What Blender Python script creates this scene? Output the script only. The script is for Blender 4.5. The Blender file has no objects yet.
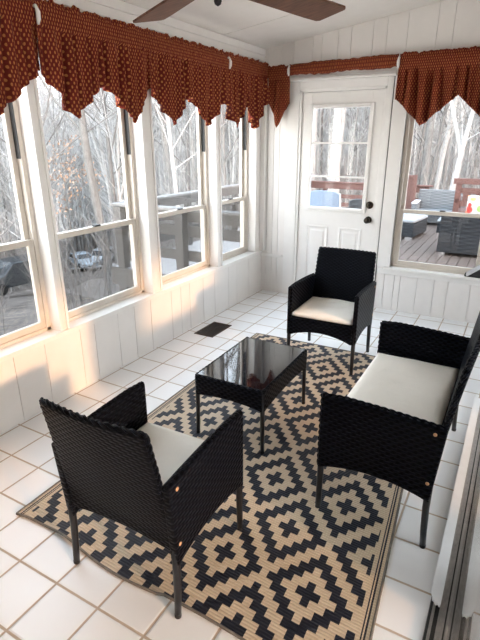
import bpy, bmesh, math, random
from mathutils import Vector, Matrix, noise
rnd = random.Random(7)
PI = math.pi
scene = bpy.context.scene
col = scene.collection

# ------------------------------------------------------------------ helpers
class MB:
    """collects shapes and links them as one mesh object"""
    def __init__(s):
        s.v = []; s.f = []; s.sm = []; s.uv = {}
    def add(s, verts, faces, smooth=False, uvs=None):
        o = len(s.v)
        s.v += [tuple(v) for v in verts]
        for k, f in enumerate(faces):
            if uvs is not None:
                s.uv[len(s.f)] = [uvs[i] for i in f]
            s.f.append(tuple(i + o for i in f)); s.sm.append(smooth)
        return s
    def box(s, x0, x1, y0, y1, z0, z1):
        v = [(x, y, z) for x in (x0, x1) for y in (y0, y1) for z in (z0, z1)]
        f = [(0, 1, 3, 2), (4, 6, 7, 5), (0, 4, 5, 1), (2, 3, 7, 6), (0, 2, 6, 4), (1, 5, 7, 3)]
        return s.add(v, f)
    def prism(s, outline, axis, a, b):
        """outline: 2-D points; extruded along axis 0/1/2 from a to b"""
        def P(p, t):
            return {0: (t, p[0], p[1]), 1: (p[0], t, p[1]), 2: (p[0], p[1], t)}[axis]
        n = len(outline)
        v = [P(p, a) for p in outline] + [P(p, b) for p in outline]
        f = [tuple(range(n)), tuple(range(2 * n - 1, n - 1, -1))]
        f += [(i, (i + 1) % n, n + (i + 1) % n, n + i) for i in range(n)]
        return s.add(v, f)
    def tube(s, pts, r, n=8, smooth=True, cap=True):
        pts = [Vector(p) for p in pts]
        rs = r if isinstance(r, (list, tuple)) else [r] * len(pts)
        rings = []; v = []
        up = None
        for i, p in enumerate(pts):
            d = (pts[min(i + 1, len(pts) - 1)] - pts[max(i - 1, 0)]).normalized()
            if up is None:
                up = d.orthogonal().normalized()
            up = (up - d * up.dot(d))
            up = up.normalized() if up.length > 1e-6 else d.orthogonal().normalized()
            w = d.cross(up)
            rings.append(len(v))
            for k in range(n):
                a = 2 * PI * k / n
                v.append(p + (up * math.cos(a) + w * math.sin(a)) * rs[i])
        f = []
        for i in range(len(pts) - 1):
            for k in range(n):
                f.append((i * n + k, i * n + (k + 1) % n, (i + 1) * n + (k + 1) % n, (i + 1) * n + k))
        if cap:
            f.append(tuple(range(n - 1, -1, -1))); f.append(tuple(range((len(pts) - 1) * n, len(pts) * n)))
        return s.add(v, f, smooth)
    def lathe(s, prof, cx=0, cy=0, n=20, smooth=True):
        v = []; f = []
        for r, z in prof:
            for k in range(n):
                a = 2 * PI * k / n
                v.append((cx + r * math.cos(a), cy + r * math.sin(a), z))
        for i in range(len(prof) - 1):
            for k in range(n):
                f.append((i * n + k, i * n + (k + 1) % n, (i + 1) * n + (k + 1) % n, (i + 1) * n + k))
        f.append(tuple(range(n - 1, -1, -1))); f.append(tuple(range((len(prof) - 1) * n, len(prof) * n)))
        return s.add(v, f, smooth)
    def slab(s, fn, nu, nv, th, uvfn):
        """thick curved sheet: fn(i/nu, j/nv) -> centre point; th = thickness vector"""
        th = Vector(th) / 2; v = []; uv = []
        for side in (1, -1):
            for j in range(nv + 1):
                for i in range(nu + 1):
                    p = Vector(fn(i / nu, j / nv)) + th * side
                    v.append(p); uv.append(uvfn(i / nu, j / nv))
        N = (nu + 1) * (nv + 1); W = nu + 1; f = []
        for j in range(nv):
            for i in range(nu):
                a = j * W + i
                f.append((a, a + 1, a + W + 1, a + W))
                f.append((N + a, N + a + W, N + a + W + 1, N + a + 1))
        for i in range(nu):
            f.append((i, N + i, N + i + 1, i + 1)); b = nv * W + i
            f.append((b, b + 1, N + b + 1, N + b))
        for j in range(nv):
            a = j * W
            f.append((a, a + W, N + a + W, N + a)); b = a + nu
            f.append((b, N + b, N + b + W, b + W))
        return s.add(v, f, False, uv)
    def build(s, name, mat=None, parent=None, bevel=0, seg=2, loc=None, autosmooth=False, shade=False):
        me = bpy.data.meshes.new(name)
        me.from_pydata(s.v, [], s.f); 
        uvl = me.uv_layers.new(name='UVMap')
        for pi, p in enumerate(me.polygons):
            p.use_smooth = s.sm[pi] or shade
            if pi in s.uv:
                for k, li in enumerate(p.loop_indices):
                    uvl.data[li].uv = s.uv[pi][k]
            else:
                n = p.normal; a = max(range(3), key=lambda k: abs(n[k]))
                for li in p.loop_indices:
                    c = me.vertices[me.loops[li].vertex_index].co
                    uvl.data[li].uv = (c[1], c[2]) if a == 0 else (c[0], c[2]) if a == 1 else (c[0], c[1])
        bm = bmesh.new(); bm.from_mesh(me); bmesh.ops.recalc_face_normals(bm, faces=bm.faces); bm.to_mesh(me); bm.free()
        me.update()
        o = bpy.data.objects.new(name, me); col.objects.link(o)
        if mat: me.materials.append(mat)
        if parent: o.parent = parent
        if loc: o.location = loc
        if bevel:
            m = o.modifiers.new('bevel', 'BEVEL'); m.width = bevel; m.segments = seg; m.limit_method = 'ANGLE'; m.angle_limit = 0.7
            for p in me.polygons: p.use_smooth = True
            w = o.modifiers.new('wn', 'WEIGHTED_NORMAL'); w.keep_sharp = False
        return o

def tag(o, label=None, cat=None, group=None, kind=None):
    if label: o['label'] = label
    if cat: o['category'] = cat
    if group: o['group'] = group
    if kind: o['kind'] = kind
    return o
def empty(name, loc=(0, 0, 0), rz=0):
    o = bpy.data.objects.new(name, None); col.objects.link(o); o.location = loc; o.rotation_euler = (0, 0, rz)
    o.empty_display_size = .1
    return o
def kids(o):
    return [c for c in bpy.data.objects if c.parent == o]
def copy_tree(o, parent=None):
    c = o.copy(); col.objects.link(c); c.parent = parent
    for ch in kids(o): copy_tree(ch, c)
    return c

# ------------------------------------------------------------------ materials
def newmat(name):
    m = bpy.data.materials.new(name); m.use_nodes = True
    nt = m.node_tree; b = nt.nodes['Principled BSDF']
    return m, nt, b
def N(nt, t, **kw):
    n = nt.nodes.new(t)
    for k, v in kw.items(): setattr(n, k, v)
    return n
def L(nt, a, b): nt.links.new(a, b)
def math_(nt, op, a, b=None, c=None):
    n = N(nt, 'ShaderNodeMath', operation=op)
    for i, x in enumerate((a, b, c)):
        if x is None: continue
        if isinstance(x, (int, float)): n.inputs[i].default_value = x
        else: L(nt, x, n.inputs[i])
    return n.outputs[0]
def mixc(nt, fac, a, b):
    n = N(nt, 'ShaderNodeMix', data_type='RGBA')
    if isinstance(fac, (int, float)): n.inputs[0].default_value = fac
    else: L(nt, fac, n.inputs[0])
    for i, x in ((6, a), (7, b)):
        if isinstance(x, tuple): n.inputs[i].default_value = (*x, 1)
        else: L(nt, x, n.inputs[i])
    return n.outputs[2]
def simple(name, colr, rough=.5, metal=0, noise_=0, scale=20, bump=0, spec=None, coords='Object'):
    m, nt, b = newmat(name)
    b.inputs['Base Color'].default_value = (*colr, 1); b.inputs['Roughness'].default_value = rough; b.inputs['Metallic'].default_value = metal
    if spec is not None: b.inputs['Specular IOR Level'].default_value = spec
    if noise_ or bump:
        tc = N(nt, 'ShaderNodeTexCoord'); nz = N(nt, 'ShaderNodeTexNoise'); nz.inputs['Scale'].default_value = scale; nz.inputs['Detail'].default_value = 5
        L(nt, tc.outputs[coords], nz.inputs['Vector'])
        if noise_:
            f = lambda k: tuple(max(0, min(1, c * k)) for c in colr)
            r = N(nt, 'ShaderNodeMapRange'); r.inputs[1].default_value = .3; r.inputs[2].default_value = .7
            L(nt, nz.outputs['Fac'], r.inputs[0])
            L(nt, mixc(nt, r.outputs[0], f(1 - noise_), f(1 + noise_)), b.inputs['Base Color'])
        if bump:
            bp = N(nt, 'ShaderNodeBump'); bp.inputs['Strength'].default_value = bump; bp.inputs['Distance'].default_value = .01
            L(nt, nz.outputs['Fac'], bp.inputs['Height']); L(nt, bp.outputs[0], b.inputs['Normal'])
    return m

M = {}
M['wall'] = simple('wall_paint', (.85, .82, .79), .45, noise_=.02, scale=6, bump=.03)
M['ceiling'] = simple('ceiling_paint', (.83, .79, .745), .7, noise_=.02, scale=9)
M['trim'] = simple('trim_paint', (.87, .85, .825), .3, noise_=.015, scale=12)
M['vinyl'] = simple('almond_vinyl', (.66, .60, .53), .4, noise_=.03, scale=15)
M['black'] = simple('black_vinyl', (.015, .016, .018), .45, noise_=.2, scale=30)
M['bronze'] = simple('dark_bronze', (.035, .028, .022), .3, .8, noise_=.2, scale=60)
M['brass'] = simple('ring_brass', (.35, .27, .15), .3, 1, noise_=.1, scale=60)
M['steel'] = simple('track_aluminium', (.42, .40, .38), .35, .7, noise_=.15, scale=40)
M['darkgroove'] = simple('track_groove', (.03, .03, .03), .6, noise_=.2, scale=40)
M['whitevinyl'] = simple('white_vinyl_cover', (.88, .89, .89), .35, noise_=.02, scale=20)
M['blackmetal'] = simple('black_powder_coat', (.008, .009, .012), .35, .0, noise_=.2, scale=50)
M['copper'] = simple('copper_cap', (.75, .42, .22), .4, .3, noise_=.1, scale=90)
M['shadeblock'] = simple('grey_shade_block', (.45, .45, .44), .7, noise_=.06, scale=5)
M['innerfloor'] = simple('brown_inner_floor', (.30, .20, .13), .5, noise_=.15, scale=8)

def m_wicker(name, c1, c2, su, sv, rough=.42, bump=.8, spec=.22):
    m, nt, b = newmat(name)
    uv = N(nt, 'ShaderNodeUVMap'); uv.uv_map = 'UVMap'
    sp = N(nt, 'ShaderNodeSeparateXYZ'); L(nt, uv.outputs[0], sp.inputs[0])
    v = math_(nt, 'DIVIDE', sp.outputs[1], sv); u = math_(nt, 'DIVIDE', sp.outputs[0], su)
    row = math_(nt, 'FLOOR', v); par = math_(nt, 'MULTIPLY', math_(nt, 'FLOORED_MODULO', row, 2), 1.0)
    uu = math_(nt, 'ADD', u, par)
    over = math_(nt, 'MULTIPLY_ADD', math_(nt, 'SINE', math_(nt, 'MULTIPLY', uu, PI)), .5, .5)
    strand = math_(nt, 'SINE', math_(nt, 'MULTIPLY', math_(nt, 'FRACT', v), PI))
    h = math_(nt, 'MULTIPLY', over, math_(nt, 'POWER', strand, .6))
    nz = N(nt, 'ShaderNodeTexNoise'); nz.inputs['Scale'].default_value = 35; L(nt, uv.outputs[0], nz.inputs['Vector'])
    h2 = math_(nt, 'MULTIPLY', h, math_(nt, 'MULTIPLY_ADD', nz.outputs['Fac'], .6, .7))
    L(nt, mixc(nt, h2, c1, c2), b.inputs['Base Color'])  # strand highlights and shaded weave gaps are put into the colour
    b.inputs['Roughness'].default_value = rough; b.inputs['Specular IOR Level'].default_value = spec
    bp = N(nt, 'ShaderNodeBump'); bp.inputs['Strength'].default_value = bump; bp.inputs['Distance'].default_value = .006
    L(nt, h, bp.inputs['Height']); L(nt, bp.outputs[0], b.inputs['Normal'])
    return m
M['wicker'] = m_wicker('black_wicker', (.0008, .001, .002), (.006, .008, .015), .021, .0145, .42, .9, .08)
M['greywicker'] = m_wicker('charcoal_outdoor_wicker', (.03, .033, .037), (.075, .082, .09), .16, .03, .6, .3, .2)
M['lightwicker'] = m_wicker('pale_grey_outdoor_wicker', (.10, .105, .11), (.17, .175, .18), .16, .03, .6, .3, .2)

def m_cushion(name, c):
    m, nt, b = newmat(name)
    tc = N(nt, 'ShaderNodeTexCoord')
    w = N(nt, 'ShaderNodeTexNoise'); w.inputs['Scale'].default_value = 7; w.inputs['Detail'].default_value = 3; L(nt, tc.outputs['Object'], w.inputs['Vector'])
    f = N(nt, 'ShaderNodeTexNoise'); f.inputs['Scale'].default_value = 400; L(nt, tc.outputs['Object'], f.inputs['Vector'])
    h = math_(nt, 'ADD', math_(nt, 'MULTIPLY', w.outputs['Fac'], 1), math_(nt, 'MULTIPLY', f.outputs['Fac'], .06))
    bp = N(nt, 'ShaderNodeBump'); bp.inputs['Strength'].default_value = .6; bp.inputs['Distance'].default_value = .025
    L(nt, h, bp.inputs['Height']); L(nt, bp.outputs[0], b.inputs['Normal'])
    L(nt, mixc(nt, w.outputs['Fac'], tuple(x * .96 for x in c), tuple(min(1, x * 1.04) for x in c)), b.inputs['Base Color'])
    b.inputs['Roughness'].default_value = .9
    b.inputs['Specular IOR Level'].default_value = .2
    return m
M['cushion'] = m_cushion('cream_cushion_cloth', (.90, .865, .785))
M['whitecushion'] = m_cushion('white_cushion_cloth', (.40, .42, .44))
M['bluecover'] = m_cushion('pale_blue_cover_cloth', (.17, .22, .29))
M['redcloth'] = m_cushion('red_cloth', (.30, .03, .035))

def m_tile():
    m, nt, b = newmat('white_floor_tile')
    tc = N(nt, 'ShaderNodeTexCoord'); sp = N(nt, 'ShaderNodeSeparateXYZ'); L(nt, tc.outputs['Object'], sp.inputs[0])
    u = math_(nt, 'DIVIDE', math_(nt, 'SUBTRACT', sp.outputs[0], .0195), .2185)
    v = math_(nt, 'DIVIDE', math_(nt, 'ADD', sp.outputs[1], .34), .2225)
    def edge(t):
        fr = math_(nt, 'FRACT', t); return math_(nt, 'MINIMUM', fr, math_(nt, 'SUBTRACT', 1, fr))
    d = math_(nt, 'MINIMUM', edge(u), edge(v))
    nzg = N(nt, 'ShaderNodeTexNoise'); nzg.inputs['Scale'].default_value = 40; L(nt, tc.outputs['Object'], nzg.inputs['Vector'])
    d2 = math_(nt, 'ADD', d, math_(nt, 'MULTIPLY', math_(nt, 'SUBTRACT', nzg.outputs['Fac'], .5), .008))
    mr = N(nt, 'ShaderNodeMapRange'); mr.inputs[1].default_value = .017; mr.inputs[2].default_value = .026; L(nt, d2, mr.inputs[0])
    wn = N(nt, 'ShaderNodeTexWhiteNoise', noise_dimensions='2D'); cb = N(nt, 'ShaderNodeCombineXYZ')
    L(nt, math_(nt, 'FLOOR', u), cb.inputs[0]); L(nt, math_(nt, 'FLOOR', v), cb.inputs[1]); L(nt, cb.outputs[0], wn.inputs['Vector'])
    tile = mixc(nt, wn.outputs['Value'], (.80, .80, .795), (.86, .855, .85))
    nz = N(nt, 'ShaderNodeTexNoise'); nz.inputs['Scale'].default_value = 9; nz.inputs['Detail'].default_value = 4; L(nt, tc.outputs['Object'], nz.inputs['Vector'])
    grout = mixc(nt, nz.outputs['Fac'], (.40, .31, .23), (.55, .45, .36))
    L(nt, mixc(nt, mr.outputs[0], grout, tile), b.inputs['Base Color'])
    L(nt, math_(nt, 'MULTIPLY_ADD', mr.outputs[0], -.55, .85), b.inputs['Roughness'])
    bp = N(nt, 'ShaderNodeBump'); bp.inputs['Strength'].default_value = .5; bp.inputs['Distance'].default_value = .004
    mr2 = N(nt, 'ShaderNodeMapRange'); mr2.inputs[1].default_value = .01; mr2.inputs[2].default_value = .05; L(nt, d, mr2.inputs[0])
    L(nt, math_(nt, 'ADD', mr2.outputs[0], math_(nt, 'MULTIPLY', nz.outputs['Fac'], .15)), bp.inputs['Height']); L(nt, bp.outputs[0], b.inputs['Normal'])
    return m
M['tile'] = m_tile()

def m_rug():
    m, nt, b = newmat('rug_weave')
    uv = N(nt, 'ShaderNodeUVMap'); uv.uv_map = 'UVMap'; sp = N(nt, 'ShaderNodeSeparateXYZ'); L(nt, uv.outputs[0], sp.inputs[0])
    ue = N(nt, 'ShaderNodeUVMap'); ue.uv_map = 'edge'; se = N(nt, 'ShaderNodeSeparateXYZ'); L(nt, ue.outputs[0], se.inputs[0])
    i = math_(nt, 'ROUND', sp.outputs[0]); j = math_(nt, 'ROUND', sp.outputs[1])
    def dist(oi, oj):
        a = math_(nt, 'ABSOLUTE', math_(nt, 'SUBTRACT', math_(nt, 'FLOORED_MODULO', math_(nt, 'ADD', i, 6 + oi), 12), 6))
        c = math_(nt, 'ABSOLUTE', math_(nt, 'SUBTRACT', math_(nt, 'FLOORED_MODULO', math_(nt, 'ADD', j, 7 + oj), 14), 7))
        return math_(nt, 'ADD', a, c)
    d = math_(nt, 'MINIMUM', dist(0, 0), dist(6, 7))
    k1 = math_(nt, 'LESS_THAN', d, 1.5)
    k2 = math_(nt, 'MULTIPLY', math_(nt, 'GREATER_THAN', d, 3.5), math_(nt, 'LESS_THAN', d, 5.5))
    dark = math_(nt, 'MAXIMUM', k1, k2)
    # plain border with two dark lines on the long sides
    inside = math_(nt, 'GREATER_THAN', se.outputs[0], .05)
    dark = math_(nt, 'MULTIPLY', dark, inside)
    def band(a, w): return math_(nt, 'LESS_THAN', math_(nt, 'ABSOLUTE', math_(nt, 'SUBTRACT', se.outputs[0], a)), w)
    lines = math_(nt, 'MAXIMUM', band(.020, .0035), band(.031, .0025))
    dark = math_(nt, 'MAXIMUM', dark, lines)
    nz = N(nt, 'ShaderNodeTexNoise'); nz.inputs['Scale'].default_value = 3; nz.inputs['Detail'].default_value = 4; L(nt, uv.outputs[0], nz.inputs['Vector'])
    rib = math_(nt, 'SINE', math_(nt, 'MULTIPLY', sp.outputs[1], 2 * PI * 3))
    ribn = math_(nt, 'MULTIPLY_ADD', rib, .5, .5)
    cream = mixc(nt, nz.outputs['Fac'], (.54, .42, .29), (.72, .58, .43))
    cream = mixc(nt, math_(nt, 'MULTIPLY', ribn, .35), cream, (.36, .26, .17))
    navy = mixc(nt, nz.outputs['Fac'], (.006, .007, .014), (.020, .022, .034))
    L(nt, mixc(nt, dark, cream, navy), b.inputs['Base Color'])
    b.inputs['Roughness'].default_value = .5; b.inputs['Specular IOR Level'].default_value = .3
    bp = N(nt, 'ShaderNodeBump'); bp.inputs['Strength'].default_value = .5; bp.inputs['Distance'].default_value = .003
    L(nt, rib, bp.inputs['Height']); L(nt, bp.outputs[0], b.inputs['Normal'])
    return m
M['rug'] = m_rug()
M['rugedge'] = simple('rug_binding', (.16, .14, .12), .8, noise_=.25, scale=40, bump=.2)

def m_valance():
    m, nt, b = newmat('valance_cloth')
    uv = N(nt, 'ShaderNodeUVMap'); uv.uv_map = 'UVMap'; sp = N(nt, 'ShaderNodeSeparateXYZ'); L(nt, uv.outputs[0], sp.inputs[0])
    u = math_(nt, 'DIVIDE', sp.outputs[0], .023); v = math_(nt, 'DIVIDE', sp.outputs[1], .020)
    row = math_(nt, 'FLOOR', v)
    uu = math_(nt, 'SUBTRACT', math_(nt, 'FRACT', math_(nt, 'ADD', u, math_(nt, 'MULTIPLY', math_(nt, 'FLOORED_MODULO', row, 2), .5))), .5)
    vv = math_(nt, 'SUBTRACT', math_(nt, 'FRACT', v), .5)
    # small leaf: tapered upright mark, plus thin arcs of a fish-scale outline
    leaf = math_(nt, 'ADD', math_(nt, 'POWER', math_(nt, 'ABSOLUTE', math_(nt, 'DIVIDE', uu, .17)), 2.0), math_(nt, 'POWER', math_(nt, 'ABSOLUTE', math_(nt, 'DIVIDE', vv, .42)), 2.0))
    lm = N(nt, 'ShaderNodeMapRange'); lm.inputs[1].default_value = 1.2; lm.inputs[2].default_value = .5; L(nt, leaf, lm.inputs[0])
    nz = N(nt, 'ShaderNodeTexNoise'); nz.inputs['Scale'].default_value = 60; L(nt, uv.outputs[0], nz.inputs['Vector'])
    base = mixc(nt, nz.outputs['Fac'], (.085, .010, .008), (.19, .027, .016))
    mark = mixc(nt, nz.outputs['Fac'], (.36, .10, .025), (.66, .30, .10))
    L(nt, mixc(nt, math_(nt, 'MULTIPLY', lm.outputs[0], .85), base, mark), b.inputs['Base Color'])
    b.inputs['Roughness'].default_value = .85; b.inputs['Specular IOR Level'].default_value = .15
    return m
M['valance'] = m_valance()

def m_glass(name, tint=(1, 1, 1)):
    m = bpy.data.materials.new(name); m.use_nodes = True; nt = m.node_tree; nt.nodes.clear()
    o = N(nt, 'ShaderNodeOutputMaterial'); t = N(nt, 'ShaderNodeBsdfTransparent'); g = N(nt, 'ShaderNodeBsdfGlossy'); mx = N(nt, 'ShaderNodeMixShader'); fr = N(nt, 'ShaderNodeFresnel')
    gm = N(nt, 'ShaderNodeNewGeometry'); L(nt, math_(nt, 'MULTIPLY_ADD', gm.outputs['Backfacing'], 1 / 1.45 - 1.45, 1.45), fr.inputs['IOR'])   # same mirror strength from both faces of the sheet
    g.inputs['Roughness'].default_value = .0; t.inputs[0].default_value = (*tint, 1)
    L(nt, fr.outputs[0], mx.inputs[0]); L(nt, t.outputs[0], mx.inputs[1]); L(nt, g.outputs[0], mx.inputs[2]); L(nt, mx.outputs[0], o.inputs[0])
    return m
M['glass'] = m_glass('window_glass', (.97, .98, .98))
def m_screen():
    m = bpy.data.materials.new('insect_screen_mesh'); m.use_nodes = True; nt = m.node_tree; nt.nodes.clear()
    o = N(nt, 'ShaderNodeOutputMaterial'); t = N(nt, 'ShaderNodeBsdfTransparent'); g = N(nt, 'ShaderNodeBsdfDiffuse'); mx = N(nt, 'ShaderNodeMixShader')
    g.inputs[0].default_value = (.02, .02, .022, 1); mx.inputs[0].default_value = .30
    L(nt, t.outputs[0], mx.inputs[1]); L(nt, g.outputs[0], mx.inputs[2]); L(nt, mx.outputs[0], o.inputs[0])
    return m
M['screen'] = m_screen()

def m_tabletop():
    m, nt, b = newmat('black_tempered_glass')
    tc = N(nt, 'ShaderNodeTexCoord'); nz = N(nt, 'ShaderNodeTexNoise'); nz.inputs['Scale'].default_value = 7; nz.inputs['Detail'].default_value = 6; nz.inputs['Distortion'].default_value = 2.5
    L(nt, tc.outputs['Object'], nz.inputs['Vector'])
    mr = N(nt, 'ShaderNodeMapRange'); mr.inputs[1].default_value = .5; mr.inputs[2].default_value = .75; L(nt, nz.outputs['Fac'], mr.inputs[0])
    L(nt, mixc(nt, mr.outputs[0], (.004, .005, .008), (.03, .034, .042)), b.inputs['Base Color'])
    L(nt, math_(nt, 'MULTIPLY_ADD', mr.outputs[0], .10, .03), b.inputs['Roughness'])
    b.inputs['Coat Weight'].default_value = .25; b.inputs['Coat Roughness'].default_value = .02
    return m
M['tabletop'] = m_tabletop()

def m_wood(name, c1, c2, scale=(2, 25, 25), rough=.45, coords='Object'):
    m, nt, b = newmat(name)
    tc = N(nt, 'ShaderNodeTexCoord'); mp = N(nt, 'ShaderNodeMapping'); mp.inputs['Scale'].default_value = scale; L(nt, tc.outputs[coords], mp.inputs[0])
    nz = N(nt, 'ShaderNodeTexNoise'); nz.inputs['Scale'].default_value = 2; nz.inputs['Detail'].default_value = 6; nz.inputs['Distortion'].default_value = .6; L(nt, mp.outputs[0], nz.inputs['Vector'])
    mr = N(nt, 'ShaderNodeMapRange'); mr.inputs[1].default_value = .3; mr.inputs[2].default_value = .7; L(nt, nz.outputs['Fac'], mr.inputs[0])
    L(nt, mixc(nt, mr.outputs[0], c1, c2), b.inputs['Base Color']); b.inputs['Roughness'].default_value = rough
    return m
M['blade'] = m_wood('walnut_fan_blade', (.085, .032, .016), (.18, .075, .038), (3, 40, 40), .7)
M['deckwood'] = m_wood('weathered_deck_boards', (.13, .095, .08), (.25, .20, .175), (30, 2, 30), .42)
M['glaredeck'] = m_wood('sky_glare_deck_boards', (.30, .28, .27), (.44, .42, .41), (30, 2, 30), .5)  # same deck wood, with sky glare put into the colour
M['greywood'] = m_wood('grey_weathered_rail', (.035, .030, .027), (.07, .062, .056), (12, 12, 12), .75)
M['railcap'] = m_wood('pale_weathered_cap', (.085, .08, .075), (.14, .13, .125), (8, 8, 8), .7)
M['redwood'] = m_wood('red_brown_stained_wood', (.065, .026, .02), (.12, .05, .038), (14, 14, 14), .7)
M['fanmetal'] = simple('oil_rubbed_bronze', (.05, .032, .022), .4, .6, noise_=.2, scale=30)
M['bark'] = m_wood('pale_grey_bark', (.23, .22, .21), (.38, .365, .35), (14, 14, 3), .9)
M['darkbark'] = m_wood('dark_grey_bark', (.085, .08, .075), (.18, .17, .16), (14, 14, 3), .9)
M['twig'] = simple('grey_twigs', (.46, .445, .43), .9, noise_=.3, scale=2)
M['brush'] = simple('brown_brush', (.26, .23, .21), .9, noise_=.35, scale=1.5)
M['oakleaf'] = simple('dry_copper_leaf', (.30, .18, .11), .8, noise_=.3, scale=8)
M['ground'] = simple('leaf_litter_ground', (.20, .17, .15), .95, noise_=.35, scale=.9, bump=.4)
M['road'] = simple('gravel_drive', (.36, .35, .35), .9, noise_=.12, scale=3)
M['carwhite'] = simple('white_car_paint', (.75, .77, .80), .2, .1, noise_=.02, scale=3)
M['carblue'] = simple('pale_blue_car_paint', (.60, .68, .76), .2, .2, noise_=.02, scale=3)
M['cardark'] = simple('dark_car_paint', (.05, .06, .07), .18, .2, noise_=.05, scale=3)
M['carglass'] = simple('car_glass', (.03, .04, .05), .06, 0, noise_=.1, scale=3)
M['tyre'] = simple('tyre_rubber', (.02, .02, .02), .8, noise_=.2, scale=20)
M['chrome'] = simple('bright_metal', (.7, .7, .7), .2, .9, noise_=.05, scale=20)
M['paleface'] = simple('pale_plastic_face', (.62, .64, .66), .3, noise_=.05, scale=30)
M['shedroof'] = simple('rusty_pink_roofing', (.42, .25, .22), .8, noise_=.2, scale=6)
M['shedwall'] = simple('weathered_shed_boards', (.30, .22, .20), .8, noise_=.2, scale=6)
M['ventbrown'] = simple('brown_vent_metal', (.055, .035, .024), .45, .3, noise_=.2, scale=50)

def m_floral():
    m, nt, b = newmat('floral_print')
    tc = N(nt, 'ShaderNodeTexCoord')
    vo = N(nt, 'ShaderNodeTexVoronoi'); vo.inputs['Scale'].default_value = 9; L(nt, tc.outputs['Object'], vo.inputs['Vector'])
    mr = N(nt, 'ShaderNodeMapRange'); mr.inputs[1].default_value = .50; mr.inputs[2].default_value = .46; L(nt, vo.outputs['Distance'], mr.inputs[0])
    cr = N(nt, 'ShaderNodeValToRGB'); cr.color_ramp.interpolation = 'CONSTANT'
    sp = N(nt, 'ShaderNodeSeparateColor'); L(nt, vo.outputs['Color'], sp.inputs[0]); L(nt, sp.outputs[0], cr.inputs[0])
    el = cr.color_ramp.elements; el[0].color = (.75, .04, .03, 1); el[1].position = .3; el[1].color = (.25, .42, .10, 1)
    for p, c in ((.5, (.85, .60, .08, 1)), (.65, (.8, .16, .05, 1)), (.82, (.12, .35, .32, 1))):
        e = el.new(p); e.color = c
    L(nt, mixc(nt, mr.outputs[0], (.46, .44, .41), cr.outputs[0]), b.inputs['Base Color']); b.inputs['Roughness'].default_value = .9
    return m
M['floral'] = m_floral()

# ------------------------------------------------------------------ camera, light
cam = bpy.data.cameras.new('camera'); co = bpy.data.objects.new('camera', cam); col.objects.link(co); scene.camera = co
CP, PITCH, YAW, ROLL, F = Vector((2.4329, -4.767, 1.6253)), .3581, -.5168, -.0023, 481.96
fw = Vector((math.sin(YAW) * math.cos(PITCH), math.cos(YAW) * math.cos(PITCH), -math.sin(PITCH)))
rt = Vector((math.cos(YAW), -math.sin(YAW), 0)); upv = rt.cross(fw)
r2 = rt * math.cos(ROLL) + upv * math.sin(ROLL); u2 = -rt * math.sin(ROLL) + upv * math.cos(ROLL)
co.matrix_world = Matrix(((r2.x, u2.x, -fw.x, CP.x), (r2.y, u2.y, -fw.y, CP.y), (r2.z, u2.z, -fw.z, CP.z), (0, 0, 0, 1)))
cam.sensor_fit = 'VERTICAL'; cam.sensor_height = 36; cam.lens = 36 * F / 640; cam.clip_start = .01; cam.clip_end = 500

w = bpy.data.worlds.new('sky'); scene.world = w; w.use_nodes = True; nt = w.node_tree
bg = nt.nodes['Background']
tc = N(nt, 'ShaderNodeTexCoord'); sp = N(nt, 'ShaderNodeSeparateXYZ'); L(nt, tc.outputs['Generated'], sp.inputs[0])
mr = N(nt, 'ShaderNodeMapRange'); mr.inputs[1].default_value = 0; mr.inputs[2].default_value = .55; L(nt, sp.outputs[2], mr.inputs[0])
L(nt, mixc(nt, mr.outputs[0], (1.0, .965, .91), (.74, .86, 1.0)), bg.inputs[0])
bg.inputs[1].default_value = 4.2

EL = math.radians(15)
sun = bpy.data.lights.new('low_sun', 'SUN'); sun.energy = 1.6; sun.color = (1.0, .56, .29); sun.angle = math.radians(3)
so = bpy.data.objects.new('low_sun', sun); col.objects.link(so)
so.rotation_euler = Vector((-.957 * math.cos(EL), .290 * math.cos(EL), -math.sin(EL))).to_track_quat('-Z', 'Y').to_euler()

scene.view_settings.view_transform = 'Standard'; scene.view_settings.look = 'None'; scene.view_settings.gamma = 1
scene.view_settings.use_curve_mapping = False
scene.view_settings.exposure = 1.13

# ------------------------------------------------------------------ room shell
XR = 2.473          # plane of the sliding glass
YB = -5.4           # rear edge of the modelled room
def CZ(x): return 2.45 + .137 * x
def st(name, mb, mat, parent=None, **k):
    o = mb.build(name, mat, parent, **k)
    if parent is None: o['kind'] = 'structure'
    return o

st('floor', MB().box(-.18, 4.0, YB, .16, -.06, 0), M['tile'])

def boards(mb, axis, face, a, b, cuts, z0, z1, depth=.010, gap=.0045):
    """panelling with narrow grooves: boards standing `depth` proud of a backing"""
    cuts = sorted(c for c in cuts if a + .02 < c < b - .02)
    ed = [a] + cuts + [b]
    for i in range(len(ed) - 1):
        lo = ed[i] + (gap / 2 if i else 0); hi = ed[i + 1] - (gap / 2 if i < len(ed) - 2 else 0)
        if axis == 'y': mb.box(face - depth, face, lo, hi, z0, z1)
        else: mb.box(lo, hi, face, face + depth, z0, z1)

OPEN_L = [(-3.69, -2.83), (-2.757, -1.903), (-1.781, -.925), (-.838, -.162)]
SZ, TZ = .47, 2.14
mb = MB()
cy = [-5.1, -4.9, -4.6, -4.4, -4.1, -3.85, -3.62, -3.4, -3.186, -2.963, -2.674, -2.544, -2.311, -2.13, -1.937, -1.665, -1.53, -1.397, -1.18, -.981, -.72, -.55, -.3]
mb.box(-.17, -.007, YB, .15, 0, SZ - .03)
boards(mb, 'y', 0, YB, 0, cy, 0.0, SZ - .03)
ed = [YB] + [v for o in OPEN_L for v in o] + [.15]
for i in range(0, len(ed), 2):
    mb.box(-.17, -.001, ed[i], ed[i + 1], SZ - .03, TZ)
mb.box(-.17, 0, YB, .15, TZ, 2.47)
st('wall_left', mb, M['wall'])
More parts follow.
